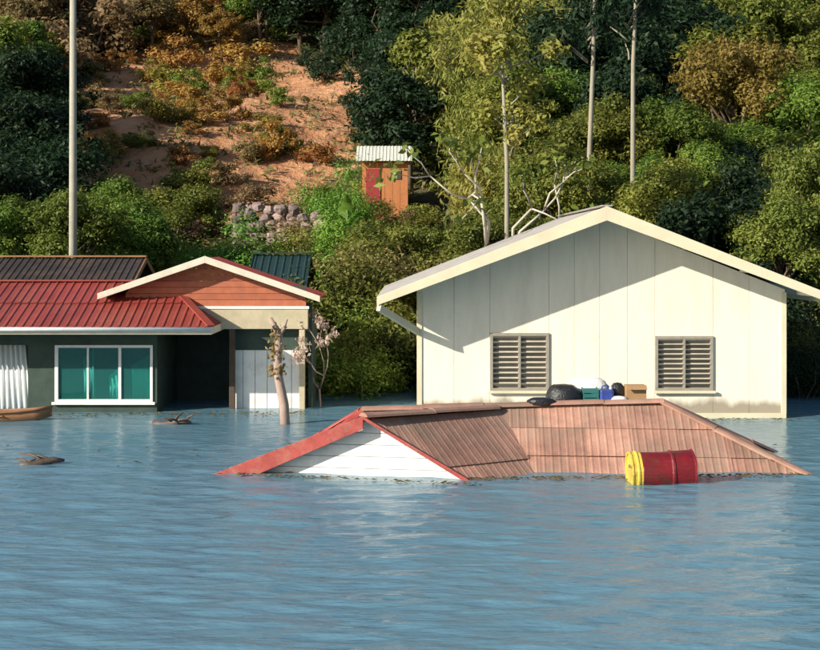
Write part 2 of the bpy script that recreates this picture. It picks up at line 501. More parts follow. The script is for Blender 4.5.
def make_ground():
    xs = np.concatenate([np.arange(-400, -70, 30), np.arange(-70, 70.1, 1.6), np.arange(90, 401, 30)])
    ys = np.concatenate([np.arange(-300, 30, 30), np.arange(30, 176, 1.4), np.arange(180, 500, 20)])
    v = []; cl = []
    for y in ys:
        for x in xs:
            z = ground_z(x, y) if y < 190 else ground_z(x, 190) - (y - 190) * 0.04
            v.append((x, y, z + rnd.uniform(-0.12, 0.12)))
            cl.append(clay_amount(x, y))
    nx = len(xs)
    f = [(j * nx + i, j * nx + i + 1, (j + 1) * nx + i + 1, (j + 1) * nx + i) for j in range(len(ys) - 1) for i in range(nx - 1)]
    me = bpy.data.meshes.new('ground')
    me.from_pydata(v, [], f)
    a = me.attributes.new('clay', 'FLOAT', 'POINT')
    a.data.foreach_set('value', cl)
    me.polygons.foreach_set('use_smooth', [True] * len(me.polygons))
    m, nt, b = nodes_of('hillside_soil')
    at = nt.nodes.new('ShaderNodeAttribute'); at.attribute_name = 'clay'
    tc = nt.nodes.new('ShaderNodeTexCoord')
    n1 = nt.nodes.new('ShaderNodeTexNoise'); n1.inputs['Scale'].default_value = 0.35; n1.inputs['Detail'].default_value = 8; n1.inputs['Roughness'].default_value = 0.7
    nt.links.new(tc.outputs['Object'], n1.inputs['Vector'])
    r1 = nt.nodes.new('ShaderNodeValToRGB')
    r1.color_ramp.elements[0].position = 0.35; r1.color_ramp.elements[1].position = 0.65
    r1.color_ramp.elements[0].color = (0.035, 0.045, 0.015, 1); r1.color_ramp.elements[1].color = (0.12, 0.10, 0.045, 1)
    nt.links.new(n1.outputs['Fac'], r1.inputs['Fac'])
    n2 = nt.nodes.new('ShaderNodeTexNoise'); n2.inputs['Scale'].default_value = 0.5; n2.inputs['Detail'].default_value = 8; n2.inputs['Roughness'].default_value = 0.6
    nt.links.new(tc.outputs['Object'], n2.inputs['Vector'])
    r2 = nt.nodes.new('ShaderNodeValToRGB')
    r2.color_ramp.elements[0].position = 0.3; r2.color_ramp.elements[1].position = 0.72
    r2.color_ramp.elements[0].color = (0.42, 0.175, 0.070, 1); r2.color_ramp.elements[1].color = (0.70, 0.37, 0.19, 1)
    nt.links.new(n2.outputs['Fac'], r2.inputs['Fac'])
    ad = nt.nodes.new('ShaderNodeMath'); ad.operation = 'MULTIPLY_ADD'
    nt.links.new(n1.outputs['Fac'], ad.inputs[0]); ad.inputs[1].default_value = 1.2; ad.inputs[2].default_value = -0.6
    a2 = nt.nodes.new('ShaderNodeMath'); a2.operation = 'ADD'
    nt.links.new(at.outputs['Fac'], a2.inputs[0]); nt.links.new(ad.outputs[0], a2.inputs[1])
    r3 = nt.nodes.new('ShaderNodeValToRGB')
    r3.color_ramp.elements[0].position = 0.35; r3.color_ramp.elements[1].position = 0.6
    nt.links.new(a2.outputs[0], r3.inputs['Fac'])
    mx = nt.nodes.new('ShaderNodeMix'); mx.data_type = 'RGBA'
    nt.links.new(r3.outputs['Color'], mx.inputs['Factor'])
    nt.links.new(r1.outputs['Color'], mx.inputs[6]); nt.links.new(r2.outputs['Color'], mx.inputs[7])
    nt.links.new(mx.outputs[2], b.inputs['Base Color'])
    b.inputs['Roughness'].default_value = 0.95
    bp = nt.nodes.new('ShaderNodeBump'); bp.inputs['Strength'].default_value = 1.0; bp.inputs['Distance'].default_value = 1.5
    nt.links.new(n2.outputs['Fac'], bp.inputs['Height']); nt.links.new(bp.outputs[0], b.inputs['Normal'])
    me.materials.append(m)
    o = bpy.data.objects.new('ground', me); C.objects.link(o)
    struct(o)
make_ground()

def make_water():
    X0, X1, Y0, Y1 = -17.0, 17.0, 7.0, 48.0
    xs = np.linspace(X0, X1, 420); ys = np.concatenate([np.arange(Y0, 20, 0.055), np.arange(20, Y1, 0.09)])
    ys[-1] = Y1
    gx, gy = np.meshgrid(xs, ys)
    z = np.zeros_like(gx)
    rg = np.random.default_rng(5)
    for i in range(70):
        lam = 0.22 * (6.0 ** rg.random())
        th = -math.pi / 2 + rg.normal(0, 0.34)
        k = 2 * math.pi / lam
        amp = 0.0038 * lam ** 0.7
        ph = rg.random() * 6.283
        c = k * (gx * math.cos(th) + gy * math.sin(th)) + ph
        # slow gusts make ripples come and go
        g = 0.6 + 0.4 * np.sin(gx * 0.31 * rg.random() + gy * 0.22 * rg.random() + rg.random() * 6)
        z += amp * g * (np.sin(c) + 0.25 * np.sin(2 * c + 0.8))
    # ripples settle towards the flooded houses and the shore
    calm = np.clip((38 - gy) / 14, 0.35, 1.0)
    edge = np.clip(np.minimum.reduce([(gx - X0), (X1 - gx), (gy - Y0), (Y1 - gy)]) / 1.0, 0, 1)
    z = z * calm * edge
    v = np.stack([gx, gy, z], -1).reshape(-1, 3)
    nx, ny = len(xs), len(ys)
    idx = np.arange(nx * ny).reshape(ny, nx)
    f = np.stack([idx[:-1, :-1], idx[:-1, 1:], idx[1:, 1:], idx[1:, :-1]], -1).reshape(-1, 4)
    B = 400.0
    extra = np.array([(-B, -B, 0), (B, -B, 0), (B, Y0, 0), (-B, Y0, 0), (-B, Y1, 0), (B, Y1, 0), (X0, Y0, 0), (X1, Y0, 0), (X0, Y1, 0), (X1, Y1, 0), (-B, 60, 0), (B, 60, 0)])
    n0 = len(v)
    v = np.concatenate([v, extra])
    ef = np.array([(0, 1, 2, 3), (3, 6, 8, 4), (7, 2, 5, 9), (4, 5, 11, 10)]) + n0
    f = np.concatenate([f, ef])
    me = bpy.data.meshes.new('water')
    me.vertices.add(len(v)); me.vertices.foreach_set('co', v.ravel())
    me.loops.add(f.size); me.loops.foreach_set('vertex_index', f.ravel().astype(np.int32))
    me.polygons.add(len(f))
    me.polygons.foreach_set('loop_start', np.arange(0, f.size, 4, dtype=np.int32))
    me.polygons.foreach_set('loop_total', np.full(len(f), 4, dtype=np.int32))
    me.polygons.foreach_set('use_smooth', np.ones(len(f), dtype=bool))
    me.update(calc_edges=True)
    m, nt, b = nodes_of('flood_water')
    b.inputs['Base Color'].default_value = (0.120, 0.240, 0.310, 1)
    b.inputs['Roughness'].default_value = 0.14
    b.inputs['IOR'].default_value = 1.333
    tc = nt.nodes.new('ShaderNodeTexCoord')
    mp = nt.nodes.new('ShaderNodeMapping'); mp.inputs['Scale'].default_value = (0.8, 2.6, 1)
    nt.links.new(tc.outputs['Object'], mp.inputs['Vector'])
    n1 = nt.nodes.new('ShaderNodeTexNoise'); n1.inputs['Scale'].default_value = 3.2; n1.inputs['Detail'].default_value = 4; n1.inputs['Roughness'].default_value = 0.55
    nt.links.new(mp.outputs[0], n1.inputs['Vector'])
    bp = nt.nodes.new('ShaderNodeBump'); bp.inputs['Strength'].default_value = 0.55; bp.inputs['Distance'].default_value = 0.06
    nt.links.new(n1.outputs['Fac'], bp.inputs['Height'])
    nt.links.new(bp.outputs[0], b.inputs['Normal'])
    me.materials.append(m)
    o = bpy.data.objects.new('water', me); C.objects.link(o)
    struct(o)
make_water()

# ------------------------------------------------------------------ cream gabled house
def cream_house():
    W = 34.8; RF = 33.5; RB = 43.4
    cx = 4.40; sl = 0.392; zap = 4.84; hw = 5.12
    xl, xr = 0.19, 8.70
    h = thing('gabled_house', 'cream gabled house with two louvred windows standing in the flood water', 'house', (cx, W, 0))
    zt = lambda x: zap - 0.17 - sl * abs(x - cx)
    # wall core (dark behind the joints), sides and back
    mb = MB()
    pts = [(xl + .03, W + .05, -1.6), (xr - .03, W + .05, -1.6), (xr - .03, W + .05, zt(xr)), (cx, W + .05, zt(cx)), (xl + .03, W + .05, zt(xl))]
    mb.prism(pts, (0, 0.06, 0))
    mb.build('wall_backing', M['joint'], h)
    for x in (xl, xr - 0.12):
        MB().box(x, x + 0.12, W + .12, RB - .8, -1.6, zt(xl) - 0.02).build('side_wall', M['cream'], h)
    mb = MB(); Yb = RB - 0.8
    mb.prism([(xl, Yb, -1.6), (xr, Yb, -1.6), (xr, Yb, zt(xr)), (cx, Yb, zt(cx)), (xl, Yb, zt(xl))], (0, 0.1, 0))
    mb.build('back_wall', M['cream'], h)
    # front wall panels
    wins = [((490, 333), (549, 391)), ((655, 336), (713, 391))]
    wr = []
    for a, b in wins:
        A = P(*a, W); B = P(*b, W)
        wr.append((A.x, B.x, B.z, A.z))
    xs = [xl, (xl + wr[0][0]) / 2, wr[0][0], wr[0][1], (wr[0][1] * 0.5 + cx * 0.5), cx, (cx + wr[1][0]) / 2, wr[1][0], wr[1][1], (wr[1][1] + xr) / 2, xr]
    g = 0.003
    for i in range(len(xs) - 1):
        a, b = xs[i] + g, xs[i + 1] - g
        pieces = []
        mid = (a + b) / 2
        w = next((w for w in wr if w[0] - .01 < mid < w[1] + .01), None)
        if w:
            pieces = [(-1.6, w[2]), (w[3], None)]
        else:
            pieces = [(-1.6, None)]
        for z0, z1 in pieces:
            q = [(a, W, z0), (b, W, z0)]
            if z1 is None: q += [(b, W, zt(b)), (a, W, zt(a))]
            else: q += [(b, W, z1), (a, W, z1)]
            dy = rnd.uniform(-.004, .004)
            q = [(x, y + dy, z) for x, y, z in q]
            MB().prism(q, (0, 0.045, 0)).build('wall_panel', M['cream'], h, bevel=0.004)
    # corner boards
    for x in (xl - .03, xr - .09):
        MB().box(x, x + .12, W - .03, W + .10, -1.6, zt(xl) - .1).build('corner_board', M['cream_trim'], h, bevel=.006)
    # louvred windows
    for k, (x0, x1, z0, z1) in enumerate(wr):
        f = MB()
        t = 0.07
        f.box(x0, x1, W - .05, W + .04, z1 - t, z1); f.box(x0, x1, W - .05, W + .04, z0, z0 + t)
        f.box(x0, x0 + t, W - .05, W + .04, z0 + t, z1 - t); f.box(x1 - t, x1, W - .05, W + .04, z0 + t, z1 - t)
        xm = (x0 + x1) / 2
        f.box(xm - .03, xm + .03, W - .045, W + .035, z0 + t, z1 - t)
        wo = f.build('window', M['window_frame'], h, bevel=.006)
        MB().box(x0 - .05, x1 + .05, W - .11, W - .052, z0 - .05, z0 + .01).build('sill', M['cream_trim'], wo, bevel=.006)
        n = 10
        for i in range(n):
            z = z0 + t + (z1 - z0 - 2 * t) * (i + .5) / n
            for (a, b) in ((x0 + t, xm - .03), (xm + .03, x1 - t)):
                MB().beam((a + .004, W - .004, z), (b - .004, W - .004, z), .012, .14 - .01 * (i % 2), up=(0, -0.75 - rnd.uniform(0, .12), .65)).build('louvre', M['louvre'], wo)
    # roof
    ez = zap - sl * hw
    Lp = [(cx - hw, RB, ez), (cx - hw, RF, ez), (cx, RF, zap), (cx, RB, zap)]
    Rp = [(cx + hw, RF, ez), (cx + hw, RB, ez), (cx, RB, zap), (cx, RF, zap)]
    roof_sheets(h, Lp, M['grey_roof'], 0.9)
    roof_sheets(h, Rp, M['grey_roof'], 0.9)
    for sgn in (-1, 1):
        # soffit deck under the sheets
        a = Vector((cx + sgn * hw * 0.995, RF + .06, ez - .045)); b = Vector((cx, RF + .06, zap - .045))
        MB().prism([a, b, b + Vector((0, RB - RF - .12, 0)), a + Vector((0, RB - RF - .12, 0))], (0, 0, .03)).build('soffit', M['soffit'], h)
        # bargeboard on the rake
        d = 0.32
        a = Vector((cx + sgn * (hw + .02), RF - .03, ez + .02)); b = Vector((cx, RF - .03, zap + .04))
        MB().prism([a, b, b - Vector((0, 0, d)), a - Vector((0, 0, d * .6))], (0, .04, 0)).build('bargeboard', M['cream_trim'], h, bevel=.006)
        MB().beam((cx + sgn * hw, RF + .02, ez - .07), (cx + sgn * hw, RB, ez - .07), .04, .14).build('eave_fascia', M['cream_trim'], h, bevel=.005)
        for q in (0.12, 0.38, 0.64, 0.90):
            x = cx + sgn * hw * q
            z = zap - sl * hw * q - .12
            MB().box(x - .04, x + .04, RF + .03, W - .01, z - .05, z + .065).build('purlin_end', M['soffit'], h, bevel=.004)
    MB().beam((cx, RF - .02, zap + .05), (cx, RB, zap + .05), .26, .035).build('ridge_cap', M['grey_roof'], h, bevel=.01)
    # painted knee brace under the left eave corner
    MB().beam((cx - hw + .02, RF + .01, ez - .22), (xl - .02, W - .06, 2.02), .11, .15).build('brace', M['cream_trim'], h, bevel=.006)
    MB().box(xl - .02, xr + .02, W - .035, W - .006, -.5, .12).build('skirting', M['cream_trim'], h)
cream_house()

# ------------------------------------------------------------------ drowned house, only its roof above the water
def drowned_house():
    FL = P(292, 472, 26.35); FL.z = 0.0
    FR = P(802, 473, 26.2); FR.z = 0.0
    LR = P(362, 411, 27.55); RR = P(662, 403, 27.6)
    h = thing('sunken_roof', 'low red-brown hipped roof of a drowned house, its white front gable just above water', 'roof', (1.5, 27, 0))
    e = 0.6
    FLd = FL + (FL - LR) * e; FRd = FR + (FR - RR) * e
    up = Vector((0, 0, 0))
    BL = Vector((FL.x - .2, LR.y * 2 - FL.y, 0)); BR = Vector((FR.x + .1, RR.y * 2 - FR.y, 0))
    BLd = BL + (BL - LR) * e; BRd = BR + (BR - RR) * e
    roof_sheets(h, [FLd, FRd, RR, LR], M['pink_roof'], 0.82, 4, jitter=.018, rib=.006, pitch=.137)
    roof_sheets(h, [FRd, BRd, RR], M['pink_roof'], 0.82, 2, jitter=.008)
    roof_sheets(h, [BRd, BLd, LR, RR], M['pink_roof'], 0.82, 2, jitter=.008)
    roof_sheets(h, [BLd, FLd, LR], M['red_roof'], 0.82, 2, jitter=.008)
    # caps
    def cap(a, b, name, m):
        a = Vector(a); b = Vector(b); n = max(2, int((b - a).length / 1.0))
        for i in range(n):
            p = a.lerp(b, i / n); q = a.lerp(b, (i + 1) / n + .02 / n)
            mb = MB()
            d = (q - p).normalized(); s = d.cross(Vector((0, 0, 1))).normalized(); u = s.cross(d)
            r = .13
            for base in (p, q):
                for k in range(7):
                    t = math.pi * k / 6
                    mb.v.append(tuple(base + s * (r * math.cos(t)) + u * (r * .55 * math.sin(t) - .005 + .012 * (i % 2))))
            for k in range(6): mb.f.append((k, k + 1, 8 + k, 7 + k))
            mb.f.append((6, 5, 4, 3, 2, 1, 0)); mb.f.append((7, 8, 9, 10, 11, 12, 13))
            mb.build(name, m, h)
    cap(LR + Vector((0, 0, .02)), RR + Vector((0, 0, .02)), 'ridge_cap', M['pink_roof'])
    cap(FLd, LR, 'hip_cap', M['red_trim']); cap(FRd, RR, 'hip_cap', M['pink_roof'])
    cap(BLd, LR, 'hip_cap', M['red_trim']); cap(BRd, RR, 'hip_cap', M['pink_roof'])
    # front gable wing
    fl = P(224, 473, 26.25); fr = P(466, 481, 25.4)
    fl.z = fr.z = 0
    ap = fl.lerp(fr, .585); ap.z = 1.0
    ex = (fr - fl).normalized(); back = Vector((-ex.y, ex.x, 0))
    e2 = 0.6
    fld = fl + (fl - ap) * e2; frd = fr + (fr - ap) * e2
    lb = Vector((2.45, 1.75, 0)); dip = Vector((0, 0, -.05))
    roof_sheets(h, [fld + lb, fld, ap, ap + lb * .98 + dip], M['red_roof'], 0.8, 1, jitter=.006, off=.02)
    roof_sheets(h, [frd, frd + lb, ap + lb * .98 + dip, ap], M['pink_roof'], 0.8, 2, jitter=.006, off=.02, rib=.004, pitch=.137)
    cap(ap - back * .04 + Vector((0, 0, .045)), ap + lb * .96 + dip + Vector((0, 0, .045)), 'ridge_cap', M['pink_roof'])
    for (f, wd, bm) in ((fld, .36, M['red_trim']), (frd, .09, M['red_trim'])):
        a = f - back * .05; b = ap - back * .05 + Vector((0, 0, .05))
        dn = Vector((0, 0, -wd))
        MB().prism([a + Vector((0, 0, .05)), b, b + dn * .62, a + dn * 1.1 + Vector((0, 0, .05))], back * .035).build('bargeboard', bm, h, bevel=.005)
    # white gable boards, horizontal, slightly recessed
    wv = back * .22
    zb = 0.9
    nb = 7
    z0 = -0.5
    top = ap.z - .06
    sl_l = (ap - fl); sl_r = (ap - fr)
    for i in range(nb):
        za = z0 + (top - z0) * i / nb; zc = z0 + (top - z0) * (i + 1) / nb - .008
        def edge(z, s):
            t = 1 - (z + .03) / ap.z
            ft = fl if s < 0 else fr
            p = Vector((ap.x, ap.y, 0)).lerp(Vector((ft.x, ft.y, 0)), max(0.001, t)); p.z = z
            return p
        q = [edge(za, -1) + wv, edge(za, 1) + wv, edge(zc, 1) + wv, edge(zc, -1) + wv]
        MB().prism(q, back * .03 ).build('gable_board', M['white'], h, bevel=.004)
    q = [edge(z0, -1) + wv * 1.2, edge(z0, 1) + wv * 1.2, edge(top, 1) + wv * 1.2, edge(top, -1) + wv * 1.2]
    MB().prism(q, back * .03).build('gable_backing', M['core'], h)
    return h
drowned_house()

# ------------------------------------------------------------------ red roofed house on the left
def red_house():
    W = 36.1
    h = thing('red_roof_house', 'low house with red metal roof, teal glass window and rust-red gabled porch', 'house', (-8, W, 0))
    EZ = 2.10; EY = 35.0; RY = 37.8; RZ = 3.1; XL = -14.5
    ec = P(211, 326, EY); rc = P(168, 283, RY)
    xe, xrg = ec.x, rc.x
    roof_sheets(h, [(XL, EY, EZ), (xe, EY, EZ), (xrg, RY, RZ), (XL, RY, RZ)], M['red_roof'], 0.8, 2, jitter=.006)
    BY = RY * 2 - EY
    roof_sheets(h, [(xe, EY, EZ), (xe, BY, EZ), (xrg, RY, RZ)], M['red_roof'], 0.8, 1)
    roof_sheets(h, [(xe, BY, EZ), (XL, BY, EZ), (XL, RY, RZ), (xrg, RY, RZ)], M['red_roof'], 0.8, 1)
    MB().beam((XL, RY, RZ + .03), (xrg, RY, RZ + .03), .24, .04).build('ridge_cap', M['red_roof'], h, bevel=.01)
    MB().beam((xe, EY, EZ + .03), (xrg, RY, RZ + .04), .2, .04).build('hip_cap', M['red_roof'], h, bevel=.01)
    MB().box(XL, xe + .02, EY - .03, EY + .01, EZ - .17, EZ + .0).build('fascia', M['off_white'], h, bevel=.006)
    MB().box(xe - .01, xe + .025, EY + .012, BY, EZ - .17, EZ + .0).build('fascia', M['off_white'], h, bevel=.006)
    MB().box(XL, xe - .03, EY + .03, W + .02, EZ - .12, EZ - .09).build('soffit', M['eave_shade_green'], h)
    # gutter
    MB().tube([(XL, EY - .08, EZ - .05), (xe + .02, EY - .08, EZ - .05)], .055, 8).build('gutter', M['white'], h, smooth=True)
    # walls around the window and the door
    a = P(55, 345, W); b = P(153, 402, W)
    wx0, wx1, wz0, wz1 = a.x, b.x, b.z, a.z
    d0, d1 = P(-8, 345, W).x, P(28, 345, W).x
    wl = M['eave_shade_green']
    xe_w = P(157, 0, W).x
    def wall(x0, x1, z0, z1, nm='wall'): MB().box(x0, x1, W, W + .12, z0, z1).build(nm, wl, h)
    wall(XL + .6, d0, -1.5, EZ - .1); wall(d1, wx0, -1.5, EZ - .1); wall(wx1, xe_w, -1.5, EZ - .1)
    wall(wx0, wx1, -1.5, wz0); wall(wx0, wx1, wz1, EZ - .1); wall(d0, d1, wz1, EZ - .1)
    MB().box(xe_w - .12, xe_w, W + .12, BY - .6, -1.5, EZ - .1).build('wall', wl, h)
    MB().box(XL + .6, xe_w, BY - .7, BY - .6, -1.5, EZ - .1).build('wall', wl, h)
    # curtain hanging in the doorway, pleated
    mb = MB(); n = 22
    for i in range(n + 1):
        x = d0 + (d1 - d0) * i / n; yy = W + .05 + .03 * math.sin(i * 1.9)
        xb = x + .10 * (i / n) 
        mb.v += [(x - .08 * i / n, yy, wz1), (xb, yy + .02, -.4)]
    for i in range(n): mb.f.append((2 * i, 2 * i + 1, 2 * i + 3, 2 * i + 2))
    o = mb.build('door_curtain', M['curtain'], h, smooth=True)
    sm = o.modifiers.new('t', 'SOLIDIFY'); sm.thickness = .01
    # sliding window
    t = .065
    f = MB()
    f.box(wx0, wx1, W - .04, W + .06, wz1 - t, wz1); f.box(wx0, wx1, W - .04, W + .06, wz0, wz0 + t)
    f.box(wx0, wx0 + t * 1.3, W - .04, W + .06, wz0 + t, wz1 - t); f.box(wx1 - t, wx1, W - .04, W + .06, wz0 + t, wz1 - t)
    m1, m2 = P(88, 0, W).x, P(120, 0, W).x
    f.box(m1 - .022, m1 + .022, W - .02, W + .05, wz0 + t, wz1 - t)
    f.box(m2 - .035, m2 + .035, W - .03, W + .05, wz0 + t, wz1 - t)
    zt_ = wz1 - .34
    win = f.build('window', M['white'], h, bevel=.006)
    edges = [wx0 + t * 1.3, m1 - .022, m1 + .022, m2 - .035, m2 + .035, wx1 - t]
    for i in range(3):
        x0, x1 = edges[2 * i], edges[2 * i + 1]
        MB().box(x0 + .001, x1 - .001, W + .012 + .012 * (i % 2), W + .018 + .012 * (i % 2), wz0 + t, wz1 - t).build('pane', M['glass'], win)
    MB().box(wx0 - .06, wx1 + .06, W - .1, W - .042, wz0 - .06, wz0 + .005).build('sill', M['white'], win, bevel=.005)
    # pale curtain edge inside the right pane
    for (ca, cb, zt2) in ((wx1 - .50, wx1 - .07, wz1 - .25), (m1 - .1, m1 + .16, wz1 - .07), (m2 - .25, m2 + .05, wz1 - .5)):
        mb = MB(); n = 10
        for i in range(n + 1):
            x = ca + (cb - ca) * i / n; yy = W + .09 + .025 * math.sin(i * 2.1)
            mb.v += [(x, yy, wz0 + .02), (x - .03, yy, zt2 - .25 * (1 - i / n))]
        for i in range(n): mb.f.append((2 * i, 2 * i + 2, 2 * i + 3, 2 * i + 1))
        oc = mb.build('curtain', M['curtain'], win, smooth=True)
        sm = oc.modifiers.new('t', 'SOLIDIFY'); sm.thickness = .008
    # gabled porch wing
    GF = 36.3
    ap = P(205, 258, GF); re = P(320, 298, GF); sl = (ap.z - re.z) / (re.x - ap.x)
    le = Vector((ap.x - 2.6, GF, ap.z - sl * 2.6))
    GB = 38.9
    off = Vector((0, GB - GF, 0))
    roof_sheets(h, [le + off, le, ap, ap + off], M['red_roof'], .8, 1)
    roof_sheets(h, [re, re + off, ap + off, ap], M['red_roof'], .8, 1)
    for e_ in (le, re):
        a_ = e_ + Vector((0, -.03, .05)); b_ = ap + Vector((0, -.03, .05))
        MB().prism([a_, b_, b_ - Vector((0, 0, .17)), a_ - Vector((0, 0, .15))], (0, .035, 0)).build('bargeboard', M['off_white'], h, bevel=.005)
    WY = 36.75
    zb = P(0, 306, WY).z
    x0g, x1g = P(150, 0, WY).x, P(306, 0, WY).x
    n = 7; ztop = ap.z - .1
    for i in range(n):
        z0 = zb + (ztop - zb) * i / n; z1 = zb + (ztop - zb) * (i + 1) / n - .008
        xa = lambda z, s: ap.x + s * (ap.z - .07 - z) / sl
        q = [(max(xa(z0, -1), x0g - .6), WY, z0), (min(xa(z0, 1), x1g), WY, z0), (min(xa(z1, 1), x1g), WY - .012, z1), (max(xa(z1, -1), x0g - .6), WY - .012, z1)]
        MB().prism(q, (0, .03, 0)).build('gable_board', M['gable_red'], h, bevel=.003)
    MB().box(x0g, x1g, WY + .03, WY + .05, zb, zb + .5).build('gable_backing', M['core'], h)
    zbb = P(0, 329, WY).z
    MB().box(x0g - .2, x1g + .05, WY - .04, WY + .16, zbb, zb - .002).build('porch_beam', M['beige'], h, bevel=.012)
    MB().box(x0g - .2, x1g + .08, WY - .065, WY - .042, zb - .07, zb - .003).build('beam_trim', M['white'], h, bevel=.005)
    for px in (232, 302):
        x = P(px, 0, WY).x
        MB().box(x - .07, x + .07, WY - .01, WY + .13, -1.5, zbb).build('porch_post', M['dark_wood'] if px == 232 else M['beige'], h, bevel=.012)
    # porch back wall: green darkened for porch shade, and a pale door with a window
    BYw = 37.0
    xd0, xd1 = P(231, 0, BYw).x, P(304, 0, BYw).x
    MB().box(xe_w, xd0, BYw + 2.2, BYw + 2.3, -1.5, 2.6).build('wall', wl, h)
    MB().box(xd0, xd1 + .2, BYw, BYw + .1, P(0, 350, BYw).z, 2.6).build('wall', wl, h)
    nb = 6
    for i in range(nb):
        a_ = xd0 + (xd1 - xd0) * i / nb; b_ = xd0 + (xd1 - xd0) * (i + 1) / nb - .012
        MB().box(a_, b_, BYw - .02, BYw + .02, -1.2, P(0, 350, BYw).z - .004).build('wall_board', M['white'], h, bevel=.004)
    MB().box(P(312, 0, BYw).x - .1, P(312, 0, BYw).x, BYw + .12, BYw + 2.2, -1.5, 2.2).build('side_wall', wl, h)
red_house()

# roofs of the two houses behind
def back_house(px0, px1, py_ridge, py_eave, Y, depth, m, trim, name, label, wallm):
    a = P(px0, py_eave, Y); b = P(px1, py_eave, Y)
    h = thing(name, label, 'house', ((a.x + b.x) / 2, Y, 0))
    yr = Y + depth
    zr = P(0, py_ridge, yr).z
    ze = a.z
    roof_sheets(h, [(a.x, Y, ze), (b.x, Y, ze), (b.x, yr, zr), (a.x, yr, zr)], m, .8, 1)
    roof_sheets(h, [(b.x, yr + depth, ze), (a.x, yr + depth, ze), (a.x, yr, zr), (b.x, yr, zr)], m, .8, 1)
    MB().beam((a.x - .03, yr, zr + .05), (b.x + .03, yr, zr + .05), .26, .05).build('ridge_cap', trim, h, bevel=.01)
    for x in (a.x, b.x):
        MB().prism([(x, Y - .03, ze + .03), (x, yr, zr + .03), (x, yr + depth, ze + .03), (x, yr + depth, ze - .12), (x, yr, zr - .12), (x, Y - .03, ze - .12)], (.03, 0, 0)).build('bargeboard', trim, h)
        MB().prism([(x + (.4 if x == a.x else -.5), Y + .3, -1.5), (x + (.4 if x == a.x else -.5), yr + depth - .3, -1.5), (x + (.4 if x == a.x else -.5), yr + depth - .3, ze - .05), (x + (.4 if x == a.x else -.5), yr, zr - .1), (x + (.4 if x == a.x else -.5), Y + .3, ze - .05)], (.1, 0, 0)).build('wall', wallm, h)
    MB().box(a.x + .4, b.x - .4, Y + .3, Y + .4, -1.5, ze - .02).build('wall', wallm, h)
    MB().box(a.x + .4, b.x - .4, yr + depth - .4, yr + depth - .3, -1.5, ze - .02).build('wall', wallm, h)
    return h
back_house(-60, 134, 258, 282, 41.6, 1.9, M['dark_roof'], M['wood'], 'dark_roof_house', 'house with blackened brown roof behind the red metal roof', M['dark_wood'])
back_house(246, 306, 255, 285, 42.8, 1.9, M['teal_roof'], M['teal_roof'], 'teal_roof_shed', 'small shed with dark teal roof behind the gabled porch', M['dark_wood'])

# ------------------------------------------------------------------ pole
def pole():
    Y = 47.0
    x = P(73, 0, Y).x
    z0 = ground_z(x, Y) - .3
    h = thing('utility_pole', 'tall pale concrete utility pole rising behind the red roofed house', 'pole', (x, Y, z0))
    MB().tube([(x, Y, z0), (x, Y, 6), (x, Y, 13.2)], [.14, .12, .095], 14).build('pole_shaft', M['concrete'], h, smooth=True)
    MB().box(x - .9, x + .9, Y - .17, Y - .08, 12.5, 12.62).build('crossarm', M['dark_wood'], h, bevel=.01)
    for dx in (-.8, -.3, .3, .8):
        MB().lathe([(0, .03), (.05, .06), (.1, .04), (.15, .055), (.2, .02)], (x + dx, Y - .125, 12.622), (0, 0, 1), 10).build('insulator', M['white'], h, smooth=True)
pole()

# ------------------------------------------------------------------ floating drum
def drum():
    Y = 25.2
    h_l = P(629, 0, Y).x; h_r = P(692, 0, Y).x
    r = .335; zc = .18
    h = thing('oil_drum', 'red drum with a yellow end floating beside the sunken roof', 'drum', ((h_l + h_r) / 2, Y, 0))
    ax = Vector((1, .05, .03)).normalized()
    o = Vector((h_l, Y - .08, zc))
    Lr = (h_r - h_l)
    ys = .17
    MB().lathe([(ys, r * .985), (ys + .01, r), (Lr * .62, r), (Lr * .62 + .02, r + .018), (Lr * .62 + .05, r + .018), (Lr * .62 + .07, r), (Lr - .02, r), (Lr - .01, r + .014), (Lr + .012, r + .014), (Lr + .014, r - .03), (Lr - .01, r - .035)], o, ax, 36, .07).build('drum_body', M['drum_red'], h, smooth=False)
    MB().lathe([(.01, r - .035), (-.012, r - .03), (-.012, r + .014), (.012, r + .014), (.02, r + .002), (.07, r + .002), (.085, r + .018), (.11, r + .018), (.125, r + .002), (ys, r + .002)], o, ax, 36, .05).build('drum_end', M['drum_yellow'], h, smooth=False)
    b = o + ax * .0 + Vector((0, -.16, .12))
    MB().lathe([(0, .03), (.025, .03)], b - ax * .012, -ax, 12).build('bung', M['steel'], h)
drum()

# ------------------------------------------------------------------ boat with goods behind the ridge
def boat_hull(loft, n=12):
    """loft: list of (x, halfwidth, keel z, gunwale z); returns MB of a thin shell"""
    mb = MB(); k = 7
    for (x, hw, kz, gz) in loft:
        for i in range(k):
            t = -1 + 2 * i / (k - 1)
            a = abs(t)
            mb.v.append((x, hw * math.copysign(min(1, a ** .7), t), kz + (gz - kz) * a ** 2.2))
    for j in range(len(loft) - 1):
        for i in range(k - 1):
            b = j * k + i
            mb.f.append((b, b + 1, b + k + 1, b + k))
    return mb

def shell(mb, loc, rz=0):
    c, s = math.cos(rz), math.sin(rz)
    mb.v = [(loc[0] + x * c - y * s, loc[1] + x * s + y * c, loc[2] + z) for x, y, z in mb.v]
    return mb

